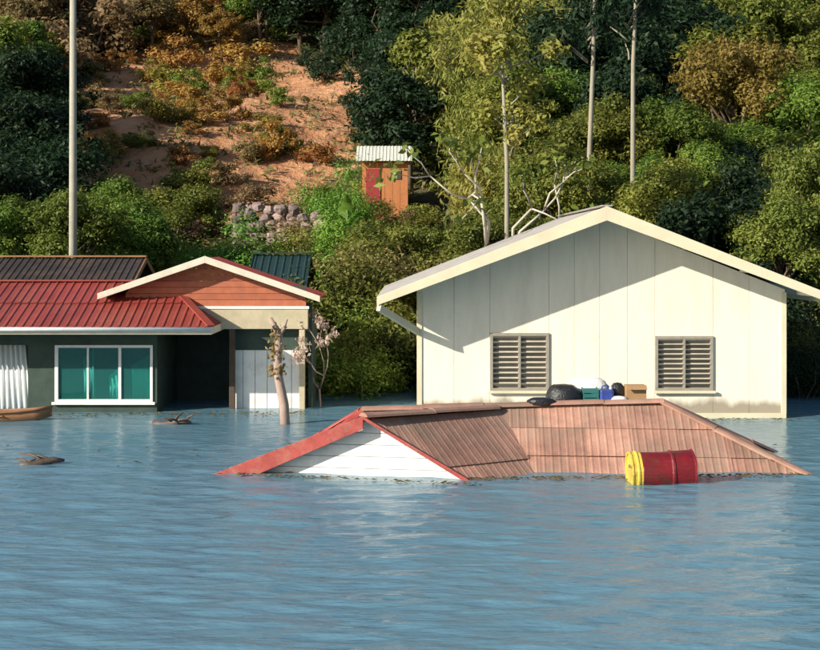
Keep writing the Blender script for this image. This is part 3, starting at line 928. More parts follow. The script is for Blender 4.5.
def goods_boat():
    Y = 33.0
    xa, xb = P(520, 0, Y).x, P(668, 0, Y).x
    cx = (xa + xb) / 2; hl = (xb - xa) / 2
    h = thing('moored_boat', 'small boat piled with goods, moored between the sunken roof and cream wall', 'boat', (cx, Y, 0))
    lo = []
    for i in range(11):
        t = -1 + i / 5
        lo.append((t * hl, .55 * (1 - abs(t) ** 3) + .03, -.15 + .2 * abs(t) ** 3, .42 + .1 * t * t))
    o = shell(boat_hull(lo), (cx, Y, 0)).build('hull', M['hull'], h, smooth=True)
    sm = o.modifiers.new('t', 'SOLIDIFY'); sm.thickness = .03
    for s in (-1, 1):
        MB().tube([(cx + q[0], Y + s * q[1], q[3]) for q in lo], .03, 6).build('gunwale', M['wood'], h, smooth=True)
    MB().box(cx - hl * .8, cx + hl * .8, Y - .40, Y + .40, .40, .44).build('deck', M['wood'], h)
    # goods on the deck
    zd = .443
    def X(px): return P(px, 0, Y - .2).x
    def bag(name, x0, x1, z1, m, label, cat, yy=Y - .2, depth=.3, lump=.12, sd=1, z0=zd):
        rg = random.Random(sd); mb = MB(); nu, nv = 14, 8
        for j in range(nv + 1):
            ph = math.pi * j / nv
            for i in range(nu):
                th = 2 * math.pi * i / nu
                r = 1 + rg.uniform(-lump, lump)
                sx = abs(math.cos(th)) ** .75 * math.copysign(1, math.cos(th)); sy = abs(math.sin(th)) ** .75 * math.copysign(1, math.sin(th))
                zz = -math.cos(ph); zz = max(-.86, zz)
                mb.v.append(((x0 + x1) / 2 + (x1 - x0) / 2 * sx * math.sin(ph) ** .6 * r, yy + depth * sy * math.sin(ph) ** .6 * r, z0 + (z1 - z0) * (zz + .86) / 1.86))
        for j in range(nv):
            for i in range(nu):
                a = j * nu + i; b = j * nu + (i + 1) % nu
                mb.f.append((a, b, b + nu, a + nu))
        o = mb.build(name, m, None, smooth=True)
        return tag(o, label, cat)
    bag('plastic_bag', X(546), X(581), P(0, 383, Y).z, M['black_bag'], 'lumpy black plastic bag at the left end of the moored boat', 'bag', sd=3)
    c = thing('plastic_crate', 'teal plastic crate beside the black bag in the moored boat', 'crate', (X(588), Y - .2, zd))
    x0, x1 = X(582), X(598); z1 = P(0, 387, Y).z
    MB().box(x0, x1, Y - .35, Y - .05, zd, zd + .04).build('crate_base', M['teal_plastic'], c)
    for k in range(4):
        za = zd + .045 + (z1 - zd - .05) * k / 4; zb_ = za + (z1 - zd) / 4 * .72
        mb = MB().box(x0, x1, Y - .35, Y - .33, za, zb_).box(x0, x1, Y - .07, Y - .05, za, zb_).box(x0, x0 + .02, Y - .33, Y - .07, za, zb_).box(x1 - .02, x1, Y - .33, Y - .07, za, zb_)
        mb.build('crate_rail', M['teal_plastic'], c, bevel=.004)
    for xx in (x0 + .001, x1 - .031):
        for yy in (Y - .349, Y - .081):
            MB().box(xx, xx + .03, yy, yy + .03, zd + .04, z1 + .002).build('crate_post', M['teal_plastic'], c)
    j = thing('jerrycan', 'blue plastic jerrycan standing in the moored boat', 'jerrycan', (X(605), Y - .25, zd))
    x0, x1 = X(599), X(613); z1 = P(0, 388, Y).z
    MB().box(x0, x1, Y - .4, Y - .12, zd, z1).build('can_body', M['blue_plastic'], j, bevel=.04)
    MB().tube([(x0 + .05, Y - .26, z1 - .02), (x0 + .07, Y - .26, z1 + .07), (x1 - .12, Y - .26, z1 + .07), (x1 - .1, Y - .26, z1 - .02)], .018, 6).build('can_handle', M['blue_plastic'], j, smooth=True)
    MB().lathe([(0, .035), (.05, .035)], (x1 - .06, Y - .26, z1 - .005), (0, 0, 1), 12).build('can_cap', M['white'], j)
    bag('rice_sack', X(609), X(627), P(0, 394, Y).z, M['sack'], 'small white sack lying low in front of the blue jerrycan', 'sack', yy=Y - .42, depth=.14, lump=.05, sd=8)
    bag('plastic_bag', X(611), X(626), P(0, 382, Y).z, M['black_bag'], 'dark bundle between the blue jerrycan and the cardboard box', 'bag', yy=Y - .05, depth=.16, sd=9)
    b = thing('cardboard_box', 'brown cardboard box at the right end of the moored boat', 'box', (X(634), Y - .2, zd))
    x0, x1 = X(625), X(645); z1 = P(0, 384, Y).z
    MB().box(x0, x1, Y - .4, Y - .02, zd, z1).build('box_body', M['cardboard'], b, bevel=.006)
    MB().prism([(x0, Y - .4, z1 + .002), (x1, Y - .4, z1 + .002), (x1, Y - .52, z1 - .08), (x0, Y - .52, z1 - .08)], (0, 0, .006)).build('box_flap', M['cardboard'], b)
    bag('cloth_bundle', X(566), X(612), P(0, 378, Y).z, M['sack'], 'wide white cloth bundle behind the teal crate in the moored boat', 'bundle', yy=Y + .22, depth=.2, lump=.16, sd=12)
    # bundle left on the ridge of the drowned roof
    pr = P(541, 406.5, 27.57)
    o = bag('plastic_bag', pr.x - .25, pr.x + .25, pr.z + .17, M['black_bag'], 'black bundle left on the ridge of the sunken roof', 'bag', yy=27.57, depth=.16, sd=5, z0=pr.z + .02)
goods_boat()

def canoe():
    Y = 34.3
    x1 = P(52, 0, Y).x; ln = 4.6
    cx = x1 - ln / 2
    h = thing('canoe', 'narrow brown wooden canoe floating below the red roof at the left edge', 'canoe', (cx, Y, 0))
    lo = []
    for i in range(13):
        t = -1 + i / 6
        lo.append((t * ln / 2, .36 * (1 - abs(t) ** 2.5) + .015, -.12 + .22 * abs(t) ** 4, .2 + .12 * t ** 4))
    o = shell(boat_hull(lo), (cx, Y, 0)).build('hull', M['wood'], h, smooth=True)
    sm = o.modifiers.new('t', 'SOLIDIFY'); sm.thickness = .03
    for s in (-1, 1):
        MB().tube([(cx + q[0], Y + s * q[1], q[3]) for q in lo], .028, 6).build('gunwale', M['wood'], h, smooth=True)
    for t in (-.5, 0, .5):
        MB().box(cx + t * ln / 2 - .1, cx + t * ln / 2 + .1, Y - .31, Y + .31, .12, .145).build('thwart', M['wood'], h)
canoe()

def floating_branch(px, py, ln, seed, label, rz=0.2):
    rg = random.Random(seed)
    Y = FPX * CAM_H / (py - HOR)
    o = P(px, py, Y); o.z = .02
    mb = MB()
    pts = [o + Vector((math.cos(rz) * ln * t, math.sin(rz) * ln * t, .05 * math.sin(t * 5) )) for t in (-.5, -.25, 0, .25, .5)]
    mb.tube(pts, [.09, .085, .075, .06, .03], 8)
    for k in range(5):
        p = pts[rg.randrange(1, 4)] + Vector((rg.uniform(-.2, .2), 0, 0))
        d = Vector((rg.uniform(-.5, .5), rg.uniform(-.3, .3), rg.uniform(.05, .18)))
        mb.tube([p, p + d * .5 + Vector((0, 0, .03)), p + d], [.035, .025, .01], 6)
    tag(mb.build('driftwood', M['driftwood'], None, smooth=True), label, 'driftwood')
floating_branch(42, 464, .8, 3, 'dark broken branch floating in open water at the left', .3)
floating_branch(172, 424, .9, 9, 'dark driftwood floating in front of the teal window', -.2)

# ------------------------------------------------------------------ hut and stone wall on the hill
def hut():
    Y = 77.0
    x0, x1 = P(360, 0, Y).x, P(410, 0, Y).x
    zg = ground_z((x0 + x1) / 2, Y)
    zt = P(0, 160, Y).z; zr = P(0, 146, Y + 1.3).z
    zb = min(zg, P(0, 208, Y).z) - .4
    h = thing('hillside_hut', 'small orange walled hut with a pale roof on the wooded hillside', 'hut', ((x0 + x1) / 2, Y, zb))
    n = 6
    for i in range(n):
        a = x0 + .1 + (x1 - x0 - .2) * i / n; b = x0 + .1 + (x1 - x0 - .2) * (i + 1) / n - .012
        MB().box(a, b, Y, Y + .05, zb, zt - .02).build('wall_board', M['orange_wall'], h)
    MB().box(x0 + .1, x0 + .16, Y + .05, Y + 2.6, zb, zt - .02).build('wall', M['orange_wall'], h)
    MB().box(x1 - .16, x1 - .1, Y + .05, Y + 2.6, zb, zt - .02).build('wall', M['orange_wall'], h)
    MB().box(x0 + .16, x1 - .16, Y + 2.5, Y + 2.6, zb, zt - .02).build('wall', M['orange_wall'], h)
    roof_sheets(h, [(x0 - .2, Y - .45, zt - .08), (x1 + .1, Y - .45, zt - .08), (x1 + .1, Y + 1.3, zr), (x0 - .2, Y + 1.3, zr)], M['pale_roof'], .7, 1)
    roof_sheets(h, [(x1 + .1, Y + 3, zt - .08), (x0 - .2, Y + 3, zt - .08), (x0 - .2, Y + 1.3, zr), (x1 + .1, Y + 1.3, zr)], M['pale_roof'], .7, 1)
    dx = x0 + .3
    MB().box(dx, dx + .75, Y - .05, Y - .004, zb, zt - .45).build('door', M['cloth_red'], h, bevel=.01)
    MB().box(x1 - 1.0, x1 - .45, Y - .04, Y - .003, zt - 1.0, zt - .45).build('window', M['core'], h, bevel=.01)
hut()

def stone_wall():
    Y = 69.0
    a = P(228, 0, Y).x; b = P(318, 0, Y).x
    zt = P(0, 207, Y).z; zb = min(ground_z(a, Y), ground_z(b, Y), P(0, 244, Y).z) - .3
    h = thing('stone_wall', 'tumbled purple-grey stone wall on the slope above the gabled porch', 'wall', ((a + b) / 2, Y, zb))
    MB().box(a + .15, b - .15, Y + .2, Y + .8, zb, zt - .45).build('wall_core', M['core'], h)
    rg = random.Random(4)
    protos = []
    for k in range(5):
        mb = MB(); nu, nv = 9, 5
        for j in range(nv + 1):
            ph = math.pi * j / nv
            for i in range(nu):
                th = 2 * math.pi * i / nu
                r = 1 + rg.uniform(-.22, .22)
                mb.v.append((.5 * r * math.cos(th) * math.sin(ph) ** .55, .5 * r * math.sin(th) * math.sin(ph) ** .55, -.5 * math.cos(ph) * (1 + rg.uniform(-.1, .1))))
        for j in range(nv):
            for i in range(nu):
                p = j * nu + i; q = j * nu + (i + 1) % nu
                mb.f.append((p, q, q + nu, p + nu))
        me = mb.mesh('stone'); me.materials.append(M['stone']); protos.append(me)
    z = zb + .2
    row = 0
    while z < zt:
        hh = rg.uniform(.3, .5)
        x = a + rg.uniform(0, .3)
        while x < b:
            w = rg.uniform(.35, .75)
            # ragged top
            if z < zt - .5 or rg.random() < .6 - .25 * math.sin(x * 1.3):
                o = bpy.data.objects.new('stone', rg.choice(protos)); C.objects.link(o)
                o.parent = h
                o.location = Vector((x + w / 2, Y + rg.uniform(-.08, .12), z + hh / 2 + rg.uniform(-.1, .1))) - Vector(h.location)
                k_ = rg.uniform(.8, 1.35); o.scale = (w * 1.05 * k_, .6, hh * 1.1 * k_); o.rotation_euler = (rg.uniform(-.4, .4), rg.uniform(-.45, .45), rg.uniform(0, 6))
            x += w
        z += hh * .93; row += 1
stone_wall()

# ------------------------------------------------------------------ vegetation
def norm(a):
    return a / np.maximum(np.linalg.norm(a, axis=-1, keepdims=True), 1e-6)

def leaf_mesh(name, c, d, n, l, w, tint):
    """one folded rhombic leaf per row"""
    d = norm(d); s = norm(np.cross(d, n)); n = norm(np.cross(s, d))
    l = l[:, None]; w = w[:, None]
    v = np.stack([c - d * l * .5, c + s * w * .5 + n * w * .15, c + d * l * .5 - n * l * .12, c - s * w * .5 + n * w * .15], 1).reshape(-1, 3)
    N = len(c)
    me = bpy.data.meshes.new(name)
    me.vertices.add(4 * N); me.vertices.foreach_set('co', v.astype(np.float32).ravel())
    me.loops.add(4 * N); me.loops.foreach_set('vertex_index', np.arange(4 * N, dtype=np.int32))
    me.polygons.add(N)
    me.polygons.foreach_set('loop_start', np.arange(0, 4 * N, 4, dtype=np.int32))
    me.polygons.foreach_set('loop_total', np.full(N, 4, dtype=np.int32))
    a = me.attributes.new('tint', 'FLOAT', 'FACE')
    a.data.foreach_set('value', np.clip(tint, 0, 1).astype(np.float32))
    me.update(calc_edges=True)
    return me

def clump_leaves(cent, rad, per, size, rg, droop=0.0, up=0.5, flat=0.8):
    cs, ds, ns, ts = [], [], [], []
    for c, r in zip(cent, rad):
        k = int(per * (r / np.mean(rad)) ** 2)
        q = norm(rg.normal(size=(k, 3)))
        rr = r * rg.random(k) ** .5 * rg.uniform(.65, 1.4, k)
        p = q * rr[:, None] * np.array([1, 1, flat])
        ct = rg.random()
        cs.append(c + p)
        nn = norm(q * .8 + np.array([0, 0, up]) + rg.normal(size=(k, 3)) * .45)
        dd = np.cross(nn, norm(rg.normal(size=(k, 3)))) + np.array([0, 0, -droop])
        ds.append(dd); ns.append(nn)
        ts.append(ct * .55 + rg.random(k) * .45)
    c = np.concatenate(cs); N = len(c)
    return c, np.concatenate(ds), np.concatenate(ns), size * rg.uniform(.5, 1.5, N), size * rg.uniform(.28, .68, N), np.concatenate(ts)

def limb(mb, a, b, r0, r1, rg, wob=.15, seg=6):
    a = np.array(a, float); b = np.array(b, float)
    L_ = np.linalg.norm(b - a)
    m1 = a + (b - a) * .35 + rg.normal(size=3) * wob * L_ * .4; m2 = a + (b - a) * .7 + rg.normal(size=3) * wob * L_ * .3
    mb.tube([a, m1, m2, b], [r0, r0 * .75 + r1 * .25, r0 * .4 + r1 * .6, r1], seg)

def proto_broad(seed, h=8.0, cr=(2.7, 2.7, 2.5), cz=5.3, K=26, per=210, size=.29, low=.45):
    rg = np.random.default_rng(seed)
    q = norm(rg.normal(size=(K, 3)))
    q[:, 2] = np.where(q[:, 2] < -low, -q[:, 2], q[:, 2])
    rr = rg.uniform(.35, 1.0, K) ** .6
    cent = q * rr[:, None] * np.array(cr) * rg.uniform(.75, 1.1, (K, 1)) + np.array([0, 0, cz])
    rad = rg.uniform(.4, 1.2, K) * cr[0] / 2.7
    # loose sprigs that break the outline
    q2 = norm(rg.normal(size=(18, 3))); q2[:, 2] = abs(q2[:, 2]) - .25
    cent = np.concatenate([cent, q2 * np.array(cr) * rg.uniform(.95, 1.4, (18, 1)) + np.array([0, 0, cz])])
    rad = np.concatenate([rad, rg.uniform(.18, .4, 18) * cr[0] / 2.7])
    crown = leaf_mesh('crown', *clump_leaves(cent, rad, per, size, rg))
    mb = MB()
    top = np.array([rg.normal() * .2, rg.normal() * .2, cz - .3])
    limb(mb, (0, 0, -.5), top, .20, .11, rg, .06, 8)
    for c in cent[:14]:
        st = np.array([0, 0, -.5]) + (top - np.array([0, 0, -.5])) * rg.uniform(.5, .98)
        limb(mb, st, c, .075, .02, rg)
    return {'trunk': mb.mesh('trunk'), 'crown': crown}

def proto_bamboo(seed, h=9.5):
    rg = np.random.default_rng(seed)
    mb = MB(); cs, ds, ns, ts = [], [], [], []
    for k in range(16):
        th = rg.random() * 6.283; lean = rg.uniform(.6, 3.0); hh = h * rg.uniform(.65, 1.05)
        b = np.array([math.cos(th), math.sin(th), 0]) * rg.uniform(.1, .7)
        o = np.array([math.cos(th), math.sin(th), 0])
        f = lambda t: b + o * lean * t ** 2.6 + np.array([0, 0, hh * (t - .14 * t ** 5) ])
        pts = [f(t) for t in (0, .2, .4, .6, .8, 1.0)]
        mb.tube(pts, [.055, .052, .045, .035, .022, .008], 5)
        ct = rg.random()
        n = 300
        tt = rg.uniform(.28, 1.0, n) ** .8
        p = np.array([f(t) for t in tt]) + rg.normal(size=(n, 3)) * np.array([.42, .42, .3])
        cs.append(p); ds.append(rg.normal(size=(n, 3)) * .6 + o * .3 + np.array([0, 0, -.8]))
        ns.append(rg.normal(size=(n, 3)) + np.array([0, 0, .5]) + o * .4); ts.append(ct * .6 + rg.random(n) * .4)
    c = np.concatenate(cs); N = len(c)
    crown = leaf_mesh('crown', c, np.concatenate(ds), np.concatenate(ns), rg.uniform(.32, .65, N), rg.uniform(.08, .15, N), np.concatenate(ts))
    return {'trunk': mb.mesh('culms'), 'crown': crown}

def proto_slender(seed, h=13.0, crown_h=4.5, K=14):
    rg = np.random.default_rng(seed)
    mb = MB()
    limb(mb, (0, 0, -.5), (rg.normal() * .3, rg.normal() * .3, h - 1), .14, .06, rg, .025, 8)
    cent = np.stack([rg.normal(size=K) * 1.0, rg.normal(size=K) * 1.0, rg.uniform(h - crown_h, h + .4, K)], 1)
    for c in cent: limb(mb, (0, 0, c[2] - .8), c, .04, .012, rg, .1, 5)
    crown = leaf_mesh('crown', *clump_leaves(cent, rg.uniform(.45, .85, K), 150, .28, rg))
    return {'trunk': mb.mesh('trunk'), 'crown': crown}

def proto_shrub(seed, r=1.4, K=16, per=150, size=.19, z=1.0):
    rg = np.random.default_rng(seed)
    q = norm(rg.normal(size=(K, 3))); q[:, 2] = abs(q[:, 2])
    cent = q * rg.uniform(.3, 1.15, (K, 1)) * np.array([r, r, r * .95]) + np.array([0, 0, z * .45])
    rad = rg.uniform(.2, .66, K) * r / 1.4
    crown = leaf_mesh('foliage', *clump_leaves(cent, rad, per, size, rg))
    mb = MB()
    for c in cent[:9]: limb(mb, (rg.normal() * .12, rg.normal() * .12, -.3), c, .035, .01, rg, .12, 5)
    return {'stem': mb.mesh('stem'), 'foliage': crown}

def proto_bare(seed, h=8.0, leaves=26):
    rg = np.random.default_rng(seed)
    mb = MB(); tips = []
    def grow(p, d, ln, r, lvl):
        q = p + d * ln
        mid = p + d * ln * .5 + rg.normal(size=3) * ln * .09
        mb.tube([p, mid, q], [r, r * .85, r * .68], 7 if lvl < 2 else 5)
        if lvl >= 4: tips.append(q); return
        for k in range(2 if lvl != 1 else 3):
            nd = norm((d + rg.normal(size=3) * .50 + np.array([0, 0, .12]))[None])[0]
            grow(q, nd, ln * rg.uniform(.62, .85), r * .62, lvl + 1)
    grow(np.array([0, 0, -.5]), np.array([.06, 0, 1.0]), h * .33, .13, 0)
    cent = np.array(tips)
    crown = leaf_mesh('crown', *clump_leaves(cent, rg.uniform(.3, .6, len(cent)), leaves, .26, rg))
    return {'trunk': mb.mesh('trunk'), 'crown': crown}

PR = {
    'broad': [proto_broad(s) for s in (1, 2, 3)] + [proto_broad(4, cr=(2.2, 2.2, 3.1), cz=5.4, K=24)],
    'fine': [proto_broad(s, per=400, size=.19) for s in (5, 6)] + [proto_broad(7, cr=(2.3, 2.3, 3.0), per=400, size=.19)],
    'dense': [proto_broad(s, cr=(3.0, 3.0, 3.1), K=36, per=210, cz=4.3, low=.8) for s in (21, 22, 23)],
    'bamboo': [proto_bamboo(s) for s in (31, 32, 33)],
    'slender': [proto_slender(s) for s in (41, 42)],
    'shrub': [proto_shrub(s) for s in (51, 52, 53, 54)],
    'bush': [proto_shrub(s, K=30, per=430, size=.075) for s in (71, 72, 73)] + [proto_shrub(74, K=24, per=520, size=.08)],
    'bare': [proto_bare(61, leaves=18), proto_bare(66, leaves=30)],
}
for lst in PR.values():
    for d in lst:
        for k, me in d.items():
            me.materials.append(M['bark'] if k in ('trunk', 'stem') else L['olive'])
            if k in ('trunk', 'stem'): me.polygons.foreach_set('use_smooth', [True] * len(me.polygons))

def plant(proto, name, label, cat, loc, scale, rz, leafm, bark=None, group=None, tilt=0.0):
    r = thing(name, label, cat, loc, group)
    r.rotation_euler = (tilt, tilt * .6, rz); r.scale = scale
    for k, me in proto.items():
        o = bpy.data.objects.new(me.name.split('.')[0], me); C.objects.link(o)
        o.parent = r
        o.material_slots[0].link = 'OBJECT'
        o.material_slots[0].material = (bark or M['bark']) if k in ('trunk', 'stem') else leafm
    return r

ZROWS = ['ttotrrgddddgbbddddgg',
         'totorrgddddbbbddddgo',
         'gdtrrrgdddgbbbdddooo',
         'gdt...gdddobbbddoooo',
         'dd......ddobodddooog',
         'dd......gdobogdoDogg',
         'dggo..o.g.obogooggDg',
         'ddggoot.g.bbooooggDo',
         'dgggo...gtbboogggdDo',
         'ggggo..ggobbooooodDo']
def zone(px, py):
    i = min(19, max(0, int(px // 41))); j = min(9, max(0, int(py // 26)))
    return ZROWS[j][i].lower()

def region(px, py):
    hgt = ', near the top' if py < 60 else ', midway up' if py < 160 else ', low down'
    return region_x(px, py) + hgt

def clay_part(px, py):
    v = 'top' if py < 62 else 'upper' if py < 100 else 'lower' if py < 142 else 'bottom'
    hh = 'far left' if px < 120 else 'left' if px < 175 else 'middle' if px < 225 else 'right' if px < 285 else 'far right'
    return ' on the bare red earth, ' + v + ' ' + hh

def region_x(px, py):
    if px < 70: return 'left of the tall pale pole'
    if px < 140: return 'right of the tall pale pole'
    if px < 345: return 'above the bare red earth' if py < 95 else 'just below the bare red earth'
    if px < 430: return 'around the orange hut'
    if px < 560: return 'above the cream house, left side'
    if px < 690: return 'above the cream house ridge'
    if px < 760: return 'above the cream house, right side'
    return 'by the right edge'

KIND = {
    'o': ('broad', 'olive', 'leafy_tree', 'olive green leafy tree', 'tree'),
    'd': ('dense', 'dark', 'dark_tree', 'dense dark green tree', 'tree'),  # also fills the forest's shadow gaps, the shade carried by leaf colour
    'b': ('bamboo', 'bamboo', 'bamboo_clump', 'arching yellow-green bamboo clump', 'bamboo'),
    'g': ('broad', 'green', 'green_tree', 'fresh green leafy tree', 'tree'),
    'r': ('broad', 'rust', 'rust_tree', 'tree with orange-brown foliage', 'tree'),
    't': ('broad', 'tan', 'dry_tree', 'tree with dry tan foliage', 'tree'),
    's': ('slender', 'dark', 'slender_tree', 'slender straight-trunked tree', 'tree'),
}
SHRUBCOL = {'o': 'olive', 'd': 'dark', 'b': 'bamboo', 'g': 'green', 'r': 'rust', 't': 'tan', 's': 'dark', '.': 'rust'}
SHRUBLAB = {'gold': 'golden olive shrub', 'olive': 'olive green shrub', 'dark': 'dark green shrub', 'bamboo': 'yellow-green shrub', 'green': 'fresh green shrub', 'rust': 'rusty orange shrub', 'tan': 'dry tan shrub'}
PROT = [(108, 50, 332, 164, 125), (346, 132, 418, 206, 76), (226, 204, 320, 244, 68)]
def blocked(px, py_top, py_bot, rpx, Y):
    for (a, b, c, d, yy) in PROT:
        if Y < yy and px + rpx > a and px - rpx < c and py_top < d - 8 and py_bot > b: return True
    return False

rs = random.Random(23)
y = 49.0
while y < 172:
    sp = 3.1 + (y - 49) * .030
    half = (410 + 60) / FPX * y + 3
    x = -half + rs.uniform(0, sp)
    while x < half:
        xx = x + rs.uniform(-.35, .35) * sp; yy = y + rs.uniform(-.4, .4) * sp
        x += sp * rs.uniform(.85, 1.2)
        z = ground_z(xx, yy)
        if yy < 46.5 or z < .05: continue
        ht = (4.2 + (yy - 49) * .055) * rs.uniform(.75, 1.25)
        if yy > 88 and proj((xx, yy, z))[0] < 270: ht *= .58      # growth above the landslip, shortened to let the low sun onto the slope
        px, pyc = proj((xx, yy, z + ht * .62))
        kd = zone(px, pyc)
        rpx = ht * .50 / yy * FPX
        py_top = proj((xx, yy, z + ht * 1.25))[1]; py_bot = proj((xx, yy, z + ht * .1))[1]
        if kd == '.' or blocked(px, py_top, py_bot, rpx, yy):
            # low shrub instead
            hs = rs.uniform(.7, 1.6) * (1 + (yy - 50) * .006)
            px, pyc = proj((xx, yy, z + hs * .5))
            pt = proj((xx, yy, z + hs))[1]
            if any(Y_ > yy and a - 4 < px < c + 4 and pt < d - 4 and pt > b for (a, b, c, d, Y_) in PROT[1:]): continue
            kz = zone(px, pyc)
            onclay = clay_amount(xx, yy) > .4
            if onclay and rs.random() < .35: continue
            col = SHRUBCOL[kz]
            if kz == '.': col = rs.choice(['rust', 'rust', 'rust', 'tan', 'olive', 'gold', 'green']) if onclay else rs.choice(['olive', 'green', 'tan'])
            s = hs / 1.9
            lab = SHRUBLAB[col] + (clay_part(px, pyc) if onclay else ' ' + region(px, pyc))
            plant(rs.choice(PR['shrub']), 'shrub', lab, 'shrub', (xx, yy, z), (s * rs.uniform(.9, 1.3), s * rs.uniform(.9, 1.3), s), rs.random() * 6.28, L[col], group=lab)
            continue
        pk, lk, nm, lb, cat = KIND[kd]
        base_h = {'broad': 8.0, 'dense': 8.0, 'bamboo': 9.0, 'slender': 13.0}[pk]
        s = ht / base_h * (1.35 if pk == 'bamboo' else 1.5 if pk == 'slender' else 1.15)
        lab = lb + ' ' + region(px, pyc)
        plant(rs.choice(PR['fine' if pk == 'broad' and yy < 85 else pk]), nm, lab, cat, (xx, yy, z - .1), (s * rs.uniform(.95, 1.25), s * rs.uniform(.95, 1.25), s * rs.uniform(.9, 1.1)), rs.random() * 6.28, L[lk],
              bark=M['pale_bark'] if pk == 'slender' else None, group=lab, tilt=rs.uniform(-.05, .05))
    y += sp * .92

# understorey shrubs between the trees
y = 50.0
while y < 168:
    half = (410 + 40) / FPX * y
    x = -half + rs.uniform(0, 4)
    while x < half:
        xx = x + rs.uniform(-1, 1); yy = y + rs.uniform(-1.5, 1.5)
        x += rs.uniform(3.2, 5.5) * (1 + (y - 50) * .006)
        z = ground_z(xx, yy)
        hs = rs.uniform(.8, 1.9) * (1 + (yy - 50) * .009)
        px, pyc = proj((xx, yy, z + hs * .5)); pt = proj((xx, yy, z + hs))[1]
        if z < .1 or any(Y_ > yy and a - 6 < px < c + 6 and b < pt < d - 4 for (a, b, c, d, Y_) in PROT[1:]): continue
        onclay = clay_amount(xx, yy) > .4
        kz = zone(px, pyc)
        col = SHRUBCOL[kz] if rs.random() < .75 else rs.choice(['olive', 'green', 'tan'])
        if kz == '.': col = rs.choice(['rust', 'rust', 'gold', 'tan', 'olive', 'green'])
        if onclay:
            if rs.random() < .6: continue
            hs *= .7
        s = hs / 1.9
        lab = SHRUBLAB[col] + (clay_part(px, pyc) if onclay else ' ' + region(px, pyc))
        plant(rs.choice(PR['shrub']), 'shrub', lab, 'shrub', (xx, yy, z), (s * rs.uniform(.9, 1.4), s * rs.uniform(.9, 1.4), s), rs.random() * 6.28, L[col], group=lab)
    y += 4.2 + (y - 50) * .03

# tall thicket under the trees at the top of the slope
y = 112.0
while y < 166:
    half = (410 + 40) / FPX * y
    x = -half + rs.uniform(0, 4)
    while x < half:
        xx = x + rs.uniform(-1, 1); yy = y + rs.uniform(-1.5, 1.5)
        x += rs.uniform(3.4, 5.0)
        z = ground_z(xx, yy)
        hs = rs.uniform(2.6, 5.2)
        px, pyc = proj((xx, yy, z + hs * .5))
        kz = zone(px, pyc)
        if kz == '.' or clay_amount(xx, yy) > .6: continue
        if kz == 'd' and rs.random() < (.75 if px < 300 else .06): kz = rs.choice('gort')
        col = SHRUBCOL[kz]
        s = hs / 1.9
        lab = SHRUBLAB[col].replace('shrub', 'thicket') + ' ' + region(px, pyc)
        plant(rs.choice(PR['shrub']), 'thicket', lab, 'thicket', (xx, yy, z), (s * 1.1, s * 1.1, s), rs.random() * 6.28, L[col], group=lab)
    y += 5.0

def hero(kind, idx, px, Y, py_top, name, label, leafm, bark=None, width=1.0, base_h=8.0, rz=0.0, z=None, cat='tree', tilt=0.0):
    x = (px - 410) / FPX * Y
    z = ground_z(x, Y) if z is None else z
    zt = P(px, py_top, Y).z
    s = (zt - z) / base_h
    return plant(PR[kind][idx], name, label, cat, (x, Y, z), (s * width, s * width, s), rz, leafm, bark, tilt=tilt)

hero('bare', 0, 476, 45.0, 96, 'pale_bare_tree', 'pale forked tree with crooked branches rising behind the cream roof', L['olive'], M['white_bark'], 1.15, 7.8, 2.2)
hero('slender', 0, 511, 47.0, 30, 'pale_trunk_tree', 'tall tree with straight pale trunk beside the crooked pale tree', L['bamboo'], M['pale_bark'], 1.0, 13.4, .5)
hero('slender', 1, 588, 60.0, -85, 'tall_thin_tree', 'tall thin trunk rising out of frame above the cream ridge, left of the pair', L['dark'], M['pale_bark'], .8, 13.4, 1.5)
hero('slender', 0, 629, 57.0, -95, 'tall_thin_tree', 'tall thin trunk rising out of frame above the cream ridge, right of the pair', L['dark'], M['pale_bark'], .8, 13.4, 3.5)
for (px, Y, top, w, i, where) in [(590, 84, 2, 1.15, 0, 'behind the left thin trunk'), (636, 88, -8, 1.2, 1, 'behind the right thin trunk'), (688, 90, -12, 1.15, 2, 'left of the golden tree')]:  # crowns coloured near black in place of the shadowed gap in the forest
    hero('dense', i, px, Y, top, 'dark_tree', 'broad tree coloured as forest shadow near the top edge, ' + where, L['dark'], None, w, 8.0, i * 1.7)
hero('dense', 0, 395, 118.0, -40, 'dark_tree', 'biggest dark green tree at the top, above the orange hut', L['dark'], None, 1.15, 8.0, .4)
hero('fine', 1, 738, 74.0, 30, 'rust_tree', 'rounded orange-tinged tree above the right eave of the cream house', L['gold'], None, .95, 8.2, .9)
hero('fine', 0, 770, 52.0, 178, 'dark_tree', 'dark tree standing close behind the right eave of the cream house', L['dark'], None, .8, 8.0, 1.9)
hero('fine', 2, 812, 50.0, 150, 'leafy_tree', 'olive tree at the right edge beside the dark tree', L['olive'], None, .7, 8.0, .2)

def on_slope(px, py):
    """where the sight line through a photo pixel meets the hillside"""
    Y = 50.0
    while Y < 165:
        p = P(px, py, Y)
        if ground_z(p.x, Y) >= p.z: return p
        Y += .5
    return None

for k in range(30):
    px = rs.uniform(105, 325); py = rs.uniform(28, 172)
    p = on_slope(px, py)
    if p is None: continue
    up = py < 100 and px < 250
    col = rs.choice(['gold', 'rust', 'rust', 'tan'] if up else ['rust', 'rust', 'olive', 'gold', 'green'])
    hs = rs.uniform(1.3, 2.6) if up else rs.uniform(.7, 1.5)
    lab = SHRUBLAB[col] + clay_part(px, py)
    q = hs / 1.9
    plant(rs.choice(PR['shrub']), 'shrub', lab, 'shrub', p, (q * rs.uniform(1.1, 1.9), q * rs.uniform(1, 1.5), q), rs.random() * 6.28, L[col], group=lab)

